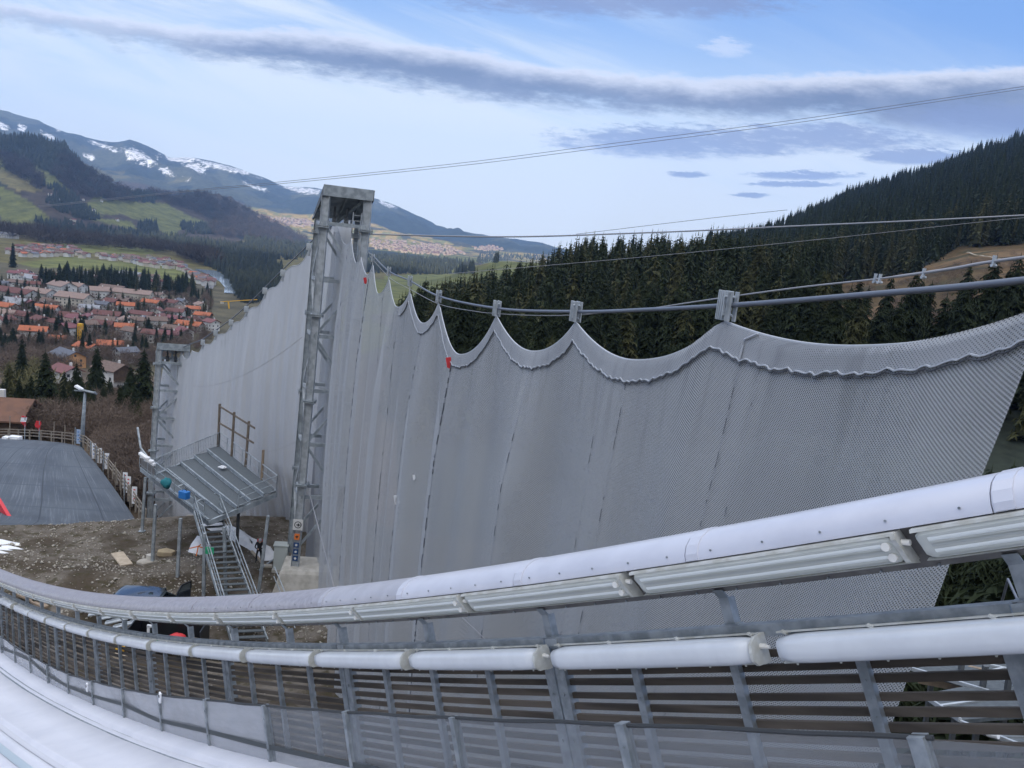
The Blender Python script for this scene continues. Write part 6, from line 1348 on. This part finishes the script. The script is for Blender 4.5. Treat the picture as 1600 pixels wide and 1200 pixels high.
for (a, b, lab) in [((342, 634), (398, 669), 'upper dark timber rail fixed across the three tall posts'), ((341, 660), (396, 692), 'lower timber rail fixed across the three tall posts')]:
    MB().beam(atY(a[0], a[1], dk(1.02, 0)[1]), atY(b[0], b[1], dk(1.02, .6)[1]), .07, .13).build('timber_rail', 'wood_dark2', None, label=lab, cat='rail')
MB().box(dk(.72, .40, .22), (.5, .4, .07), (nrm((1, -.5, 0)), nrm((.5, 1, 0)), (0, 0, 1))).box(dk(.72, .40, .28), (.3, .25, .05)).build('paper_pad', 'white', None, label='white pad lying on the upper deck of the viewing platform', cat='pad')
c = atY(260, 755, 49.5); mb = MB(); vs = []
for i in range(9):
    for j in range(12):
        th = math.pi*i/8; ph = 2*math.pi*j/12; rr = .27*(1+.22*math.sin(3*ph+i)+.12*math.cos(5*ph)); vs.append(c+np.array([rr*1.2*math.sin(th)*math.cos(ph), rr*.6*math.sin(th)*math.sin(ph), rr*1.15*math.cos(th)]))
G_ = np.array(vs).reshape(9, 12, 3); MB().grid(G_, 0, True).build('teal_jacket', 'teal', None, True, label='crumpled teal jacket hung on the platform railing', cat='jacket')
c = atY(288, 773, 48.0); r = empty('blue_toolbox', c-[0, 0, .25], 'blue toolbox hung on the platform railing near the stair', 'toolbox'); MB().box(c, (.62, .4, .48), (nrm((1, -.4, 0)), nrm((.4, 1, 0)), up3)).build('box_body', 'blue', r, bevel=.04); MB().tube([c+[-.15, 0, .24], c+[-.1, 0, .36], c+[.1, 0, .36], c+[.15, 0, .24]], .025, 6).build('handle', 'black', r)
c0 = atY(215, 668, 53); mb = MB(); mb.tube([c0, atY(220, 700, 52), atY(232, 716, 51.5)], .07, 6); mb.build('bent_pole', 'galv_far', None, label='bent grey pole sticking up at the left end of the platform', cat='pole')
mb = MB()
for k in range(5): a = atY(224+k*3.0, 712+k*2.6, 51.2); mb.box(a, (.7, .25, .16), (nrm((1, -.4, -.35+.3*(k % 2))), nrm((.4, 1, .1)), up3))
mb.build('cable_bundle', 'white', None, bevel=.03, label='white and dark bundle lying on the left end of the platform railing', cat='bundle')

# ================================================================== GROUND CLUTTER
def sheet(outline, z, hgt, nm, m_, label, cat, seed):
    P = atz(*np.array(outline, float).T, z); c = P.mean(0); n = len(P); rings = [1, .72, .4]; vs = []; r = np.random.default_rng(seed)
    for k, s in enumerate(rings):
        for p in P: q = c+(p-c)*s; q = q+r.normal(size=3)*[.08, .08, 0]; vs.append([q[0], q[1], float(HP(q[0], q[1]))+(.02 if k == 0 else hgt*(.5+.5*r.random()))])
    vs.append([c[0], c[1], float(HP(c[0], c[1]))+hgt]); f = []
    for k in range(2):
        for i in range(n): f.append((k*n+i, k*n+(i+1) % n, (k+1)*n+(i+1) % n, (k+1)*n+i))
    f += [(2*n+i, 2*n+(i+1) % n, 3*n) for i in range(n)]; return MB().add(vs, f).build(nm, m_, None, True, label=label, cat=cat)
sheet([(352, 822), (372, 828), (395, 845), (420, 855), (432, 868), (428, 876), (410, 876), (394, 862), (376, 852), (358, 842), (345, 832)], -23, .45, 'white_tarpaulin', 'white', 'long crumpled white tarpaulin lying behind the stair towards the tower', 'tarpaulin', 5)
sheet([(312, 812), (345, 810), (352, 822), (350, 834), (330, 830), (312, 822)], -23, .35, 'white_tarpaulin', 'white', 'smaller white tarpaulin seen through the upper stair treads', 'tarpaulin', 6)
wb = sheet([(298, 852), (308, 845), (322, 847), (332, 856), (330, 865), (312, 868), (298, 862)], -23, .7, 'white_bag', 'white', 'bulky white sack with orange straps left of the stair', 'sack', 7)
q = atz(312, 857, -22.4); s_ = MB().tube([q+[-.6, -.2, .02], q+[0, -.25, .25], q+[.6, -.1, .05]], .04, 6).tube([q+[.1, -.8, -.2], q+[0, -.25, .27], q+[-.1, .4, .1]], .04, 6).build('strap', 'orange', wb)
def board(px0, px1, z, w, h, nm, m_, label, cat='board'):
    a = atz(*px0, z); b = atz(*px1, z); a[2] = HP(a[0], a[1])+h*.6; b[2] = HP(b[0], b[1])+h*.6; MB().beam(a, b, w, h).build(nm, m_, None, label=label, cat=cat)
board((183, 862), (198, 881), -22.9, .75, .08, 'plank', 'wood_light', 'wide pale plank lying on the rubble mound', 'plank')
board((393, 862), (409, 880), -23, .16, .12, 'plank', 'wood_light', 'narrow timber lying at the feet of the worker', 'plank')
board((405, 893), (425, 876), -23, .10, .08, 'plank', 'galv_far', 'thin grey bar leaning on the ground below the platform leg', 'bar')
def slab(px, z, s, m_, label, ang=0., h=.3):
    c = np.array(atz(*px, z)); c[2] = HP(c[0], c[1]); n = 7; vs = [c+np.array([s*math.cos(2*math.pi*k/n+ang)*(1+.25*math.sin(k*2.1+ang)), s*.8*math.sin(2*math.pi*k/n+ang)*(1+.2*math.cos(k*3+ang)), zz]) for zz in (-.05, h) for k in range(n)]
    MB().add(vs, [tuple(range(n-1, -1, -1)), tuple(range(n, 2*n))]+[(k, (k+1) % n, n+(k+1) % n, n+k) for k in range(n)]).build('stone_slab', m_, None, bevel=.05, label=label, cat='stone')
slab((260, 864), -22.9, .55, 'stone_tan', 'tan stone slab between the two left platform legs', .3); slab((228, 876), -22.9, .6, 'stone', 'grey-brown concrete slab at the foot of the left platform leg', 1.3, .15); slab((236, 874), -22.9, .28, 'concrete', 'small pale concrete block beside the left platform leg', 0, .5)
slab((417, 884), -22.95, .35, 'stone', 'dark flat stone below the cabinet', .7, .12); slab((298, 790), -23, .3, 'stone', 'small grey boulder near the edge behind the platform', .7, .3)
# worker
def person(px, py, z, label):
    b = np.array(atz(px, py, z)); b[2] = HP(b[0], b[1])
    r = empty('person', b, label, 'person')
    J = {'pel': (0, 0, .95), 'wa': (.0, .0, 1.12), 'ch': (.03, -.04, 1.36), 'nk': (.05, -.08, 1.50), 'hd': (.06, -.13, 1.58), 'ht': (.06, -.14, 1.72), 'lh': (-.1, 0, .90), 'lk': (-.15, -.06, .50), 'la': (-.17, .02, .10), 'lt': (-.19, -.14, .04), 'rh': (.1, 0, .90), 'rk': (.15, -.02, .50), 'ra': (.18, .06, .10), 'rt': (.2, -.1, .04),
         'ls': (-.19, -.03, 1.42), 'le': (-.27, -.10, 1.15), 'lw': (-.12, -.32, 1.12), 'lf': (-.06, -.40, 1.13), 'rs': (.25, -.05, 1.42), 're': (.33, -.12, 1.16), 'rw': (.18, -.33, 1.12), 'rf': (.12, -.40, 1.13)}
    Rr = {'pel': .15, 'wa': .14, 'ch': .17, 'nk': .065, 'hd': .09, 'ht': .085, 'lh': .10, 'lk': .07, 'la': .055, 'lt': .045, 'rh': .10, 'rk': .07, 'ra': .055, 'rt': .045, 'ls': .08, 'le': .055, 'lw': .04, 'lf': .035, 'rs': .08, 're': .055, 'rw': .04, 'rf': .035}
    K = list(J); E = [('pel', 'wa'), ('wa', 'ch'), ('ch', 'nk'), ('nk', 'hd'), ('hd', 'ht'), ('pel', 'lh'), ('lh', 'lk'), ('lk', 'la'), ('la', 'lt'), ('pel', 'rh'), ('rh', 'rk'), ('rk', 'ra'), ('ra', 'rt'), ('ch', 'ls'), ('ls', 'le'), ('le', 'lw'), ('lw', 'lf'), ('ch', 'rs'), ('rs', 're'), ('re', 'rw'), ('rw', 'rf')]
    me = bpy.data.meshes.new('body'); me.from_pydata([J[k] for k in K], [(K.index(a), K.index(b_)) for a, b_ in E], []); me.materials.append(MT['cloth_dark'])
    o = bpy.data.objects.new('body', me); COL.objects.link(o); o.parent = r; mo = o.modifiers.new('skin', 'SKIN')
    for i, k in enumerate(K): me.skin_vertices[0].data[i].radius = (Rr[k], Rr[k]*.85); me.skin_vertices[0].data[i].use_root = k == 'pel'
    o.modifiers.new('sub', 'SUBSURF').levels = 1; o['_org'] = list(r['_org']); bb = np.array(r['_org'])
    G_ = np.array([[bb+[.06+.115*math.sin(t_)*math.cos(p_), -.13+.14*math.sin(t_)*math.sin(p_), 1.64+.15*math.cos(t_)] for p_ in np.linspace(0, 6.283, 13)[:-1]] for t_ in np.linspace(.02, 1.75, 7)]); MB().grid(G_, 0, True).build('helmet', 'helmet', r, True)
    G_ = np.array([[bb+[.06+.10*math.sin(t_)*math.cos(p_), -.15+.105*math.sin(t_)*math.sin(p_), 1.58+.12*math.cos(t_)] for p_ in np.linspace(0, 6.283, 13)[:-1]] for t_ in np.linspace(.3, 3.1, 8)]); MB().grid(G_, 0, True).build('face', 'skin', r, True)
    MB().box(bb+[-.05, .14, 1.42], (.34, .2, .42)).build('backpack', 'red', r, bevel=.06)
    for s in (-1, 1):
        mb = MB(); w = bb+[s*.02+(.03 if s > 0 else -.0)+.03, -.40, 1.13]; 
        for k in range(4): mb.tube([w+[s*.01, -.02, .03-.02*k], w+[-s*.02, -.07, .025-.02*k], w+[-s*.05, -.06, .02-.02*k]], .009, 5)
        mb.tube([w+[0, 0, .03], w+[-s*.03, -.02, .06]], .011, 5); mb.build('hand', 'skin', r, True)
person(404, 879, -23, 'worker in dark clothes with grey helmet and red backpack standing by the white tarpaulin')
# dark estate car with one open door
def car():
    c = np.array(atz(232, 962, -23)); c[2] = HP(c[0], c[1]); fx = nrm((1, .12, 0)); fy = nrm((-.12, 1, 0)); r = empty('parked_car', c, 'dark estate car with an open right door parked behind the in-run parapet', 'car')
    def P(x, y, z): return c+fx*x+fy*y+up3*z
    sec = [(-2.3, .35, .62, .86), (-2.2, .3, .95, .9), (-1.2, .25, 1.02, .92), (0, .25, 1.02, .93), (1.3, .25, 1.02, .92), (2.15, .3, .98, .88), (2.3, .4, .8, .82)]
    G_ = np.array([[P(x, -w, zb), P(x, -w*1.01, (zb+zt)/2), P(x, -w*.93, zt), P(x, w*.93, zt), P(x, w*1.01, (zb+zt)/2), P(x, w, zb)] for x, zb, zt, w in sec]); mb = MB(); mb.grid(G_, 0, True); mb.f += [tuple(range(6)), tuple(36+i for i in range(5, -1, -1))]; mb.mi += [0, 0]
    mb.build('body', 'car', r, True)
    g = np.array([[P(x, -w, 1.0), P(x+dx, -w*.80, z), P(x+dx, w*.80, z), P(x, w, 1.0)] for x, dx, w, z in [(-2.1, .35, .84, 1.35), (-1.7, .2, .86, 1.50), (0, 0, .87, 1.52), (.8, -.35, .86, 1.44), (1.3, -.55, .84, 1.30)]]); mb = MB(); mb.grid(g); mb.build('cabin_windows', 'glass', r)
    mb = MB(); mb.grid(np.array([[P(x, -.70, z), P(x, 0, z+.05), P(x, .70, z)] for x, z in [(-1.75, 1.42), (-1.5, 1.53), (-.5, 1.56), (.3, 1.55), (.7, 1.46)]])); mb.build('roof_panel', 'car_roof', r, True)
    mb = MB()
    for x in (-1.1, -.1, .75):
        for s in (-1, 1): mb.beam(P(x, s*.88, 1.0), P(x-.1 if x > 0 else x, s*.72, 1.5), .09, .05)
    mb.build('pillars', 'car', r)
    for x in (-1.45, 1.4):
        for s in (-1, 1): w_ = MB().tube([P(x, s*.75, .33), P(x, s*.95, .33)], .33, 18).build('wheel', 'black', r); MB().tube([P(x, s*.94, .33), P(x, s*.965, .33)], .2, 12).build('rim', 'galv_far', w_)
    h = P(1.25, .95, 0); dr = MB(); e_ = nrm(fx*.55+fy*.85)
    dr = MB().box(h+e_*.5+up3*.68, (1.0, .10, .75), (e_, np.cross(up3, e_), up3)).build('open_door', 'car', r, bevel=.04)
    fr_ = MB()
    pts_ = [h+up3*1.05, h+e_*.35+up3*1.48, h+e_*1.0+up3*1.50, h+e_*1.02+up3*1.05]
    for a, b in zip(pts_[:-1], pts_[1:]): fr_.beam(a, b, .07, .07)
    fr_.build('door_frame', 'black', dr); MB().add(pts_, [(0, 1, 2, 3)]).build('door_window', 'glass', dr)
car()
# equipment seen in the gap under the cap
def gap_q(px, py, z=-22.4): return np.array(atz(px, py, z))
c = gap_q(265, 990, -22.2); r = empty('equipment_trailer', c-[0, 0, .8], 'open black trailer full of coloured gear, seen in the gap under the upper lamps', 'trailer'); fx = nrm((1, .1, 0)); fy = nrm((-.1, 1, 0))
mb = MB(); mb.box(c+fy*.9, (3.6, .06, 1.3), (fx, fy, up3)); mb.box(c-fx*1.8, (.06, 1.8, 1.3), (fx, fy, up3)); mb.box(c+fx*1.8, (.06, 1.8, 1.3), (fx, fy, up3)); mb.box(c-[0, 0, .62], (3.6, 1.8, .08), (fx, fy, up3)); mb.build('trailer_box', 'black', r)
for s in (-1, 1): MB().tube([c+fx*s*1.0-fy*.95-[0, 0, .62], c+fx*s*1.0-fy*1.1-[0, 0, .62]], .28, 14).build('wheel', 'rubber', r)
for i, (dx, dy, s, m_, lab) in enumerate([(-1.1, 0, .28, 'red', 'red bag at the left in the black trailer'), (-.3, -.2, .30, 'green', 'green bundle in the middle of the black trailer'), (.4, .1, .35, 'red', 'larger red bag right of the green bundle in the trailer'), (1.2, -.1, .25, 'stone_tan', 'tan bundle at the right in the black trailer'), (2.5, .0, .33, 'blue', 'dark blue bag on the ground right of the black trailer')]):
    q = c+fx*dx+fy*dy-[0, 0, .3 if dx < 2 else .6]; rr = np.random.default_rng(i)
    G_ = np.array([[q+np.array([s*math.sin(t_)*math.cos(p_)*1.3, s*math.sin(t_)*math.sin(p_), s*.8*math.cos(t_)])*(1+.25*rr.normal()*.5) for p_ in np.linspace(0, 6.283, 11)[:-1]] for t_ in np.linspace(.02, 3.1, 7)]); MB().grid(G_, 0, True).build('gear_bag', m_, None, True, label=lab, cat='bag')
q = gap_q(232, 985, -21.6); MB().box(q, (.12, .1, .5)).box(q+[0.05, 0, .25], (.25, .1, .12)).build('white_bracket', 'white', None, label='small white angle piece left of the red bag', cat='bracket')
for i in range(6):
    a = gap_q(112+i*13, 948+i*6.5, -22.6+.1*(i % 2)); b = gap_q(160+i*10, 942+i*6, -22.4); MB().beam(a, b, .30, .06).beam(a+[0, .12, .05], b+[0, .12, .05], .04, .08).build('aluminium_plank', 'galv_bright', None, label=['aluminium scaffold plank at the left end of the stack under the cap', 'second aluminium plank from the left in the stack under the cap', 'third aluminium plank from the left in the stack under the cap', 'fourth aluminium plank from the left in the stack under the cap', 'fifth aluminium plank from the left in the stack under the cap', 'aluminium plank at the right end of the stack under the cap'][i], cat='plank', group='stack of aluminium planks')
for i, (a, b) in enumerate([((20, 920), (44, 932)), ((30, 928), (58, 940)), ((48, 934), (70, 943)), ((52, 939), (72, 949))]):
    MB().beam(gap_q(*a, -22.8), gap_q(*b, -22.8), .35, .12).build('timber_board', 'wood', None, label=['uppermost of the brown boards behind the far lamps at the left', 'second brown board behind the far lamps at the left', 'third brown board behind the far lamps at the left', 'lowest brown board behind the far lamps at the left'][i], cat='board', group='brown boards behind the far lamps')
for i, (x, y, s, m_, lab) in enumerate([(188, 1014, .14, 'yellow', 'small yellow object behind the slats at the left'), (188, 1026, .2, 'wood_light', 'pale wooden crate piece behind the slats at the left')]):
    q = gap_q(x, y, -22.8); MB().box(q, (s*3, s*2, s*1.5), (nrm((1, .2, 0)), nrm((-.2, 1, 0)), up3)).build('site_crate', m_, None, bevel=.03, label=lab, cat='crate')

# ================================================================== HAZE
hz_m = bpy.data.materials.new('valley_haze'); hz_m.use_nodes = True; t = hz_m.node_tree; t.nodes.clear()
vp = t.nodes.new('ShaderNodeVolumePrincipled'); vp.inputs['Color'].default_value = (.30, .52, 1., 1); vp.inputs['Density'].default_value = HAZE_D; vp.inputs['Anisotropy'].default_value = 0
oo = t.nodes.new('ShaderNodeOutputMaterial'); t.links.new(vp.outputs[0], oo.inputs['Volume']); MT['haze'] = hz_m
if HAZE_D > 0:
    hb = MB(); hb.box((0, 1500, 600), (28000, 21000, 1700)); tag(hb.build('haze', 'haze', None), 'thin bluish haze filling the valley air', 'haze', kind='stuff')
for o in list(bpy.data.objects):
    if '_org' in o: del o['_org']
scene.cycles.volume_bounces = 0; scene.cycles.transparent_max_bounces = 16; scene.cycles.max_bounces = 5; scene.cycles.diffuse_bounces = 3
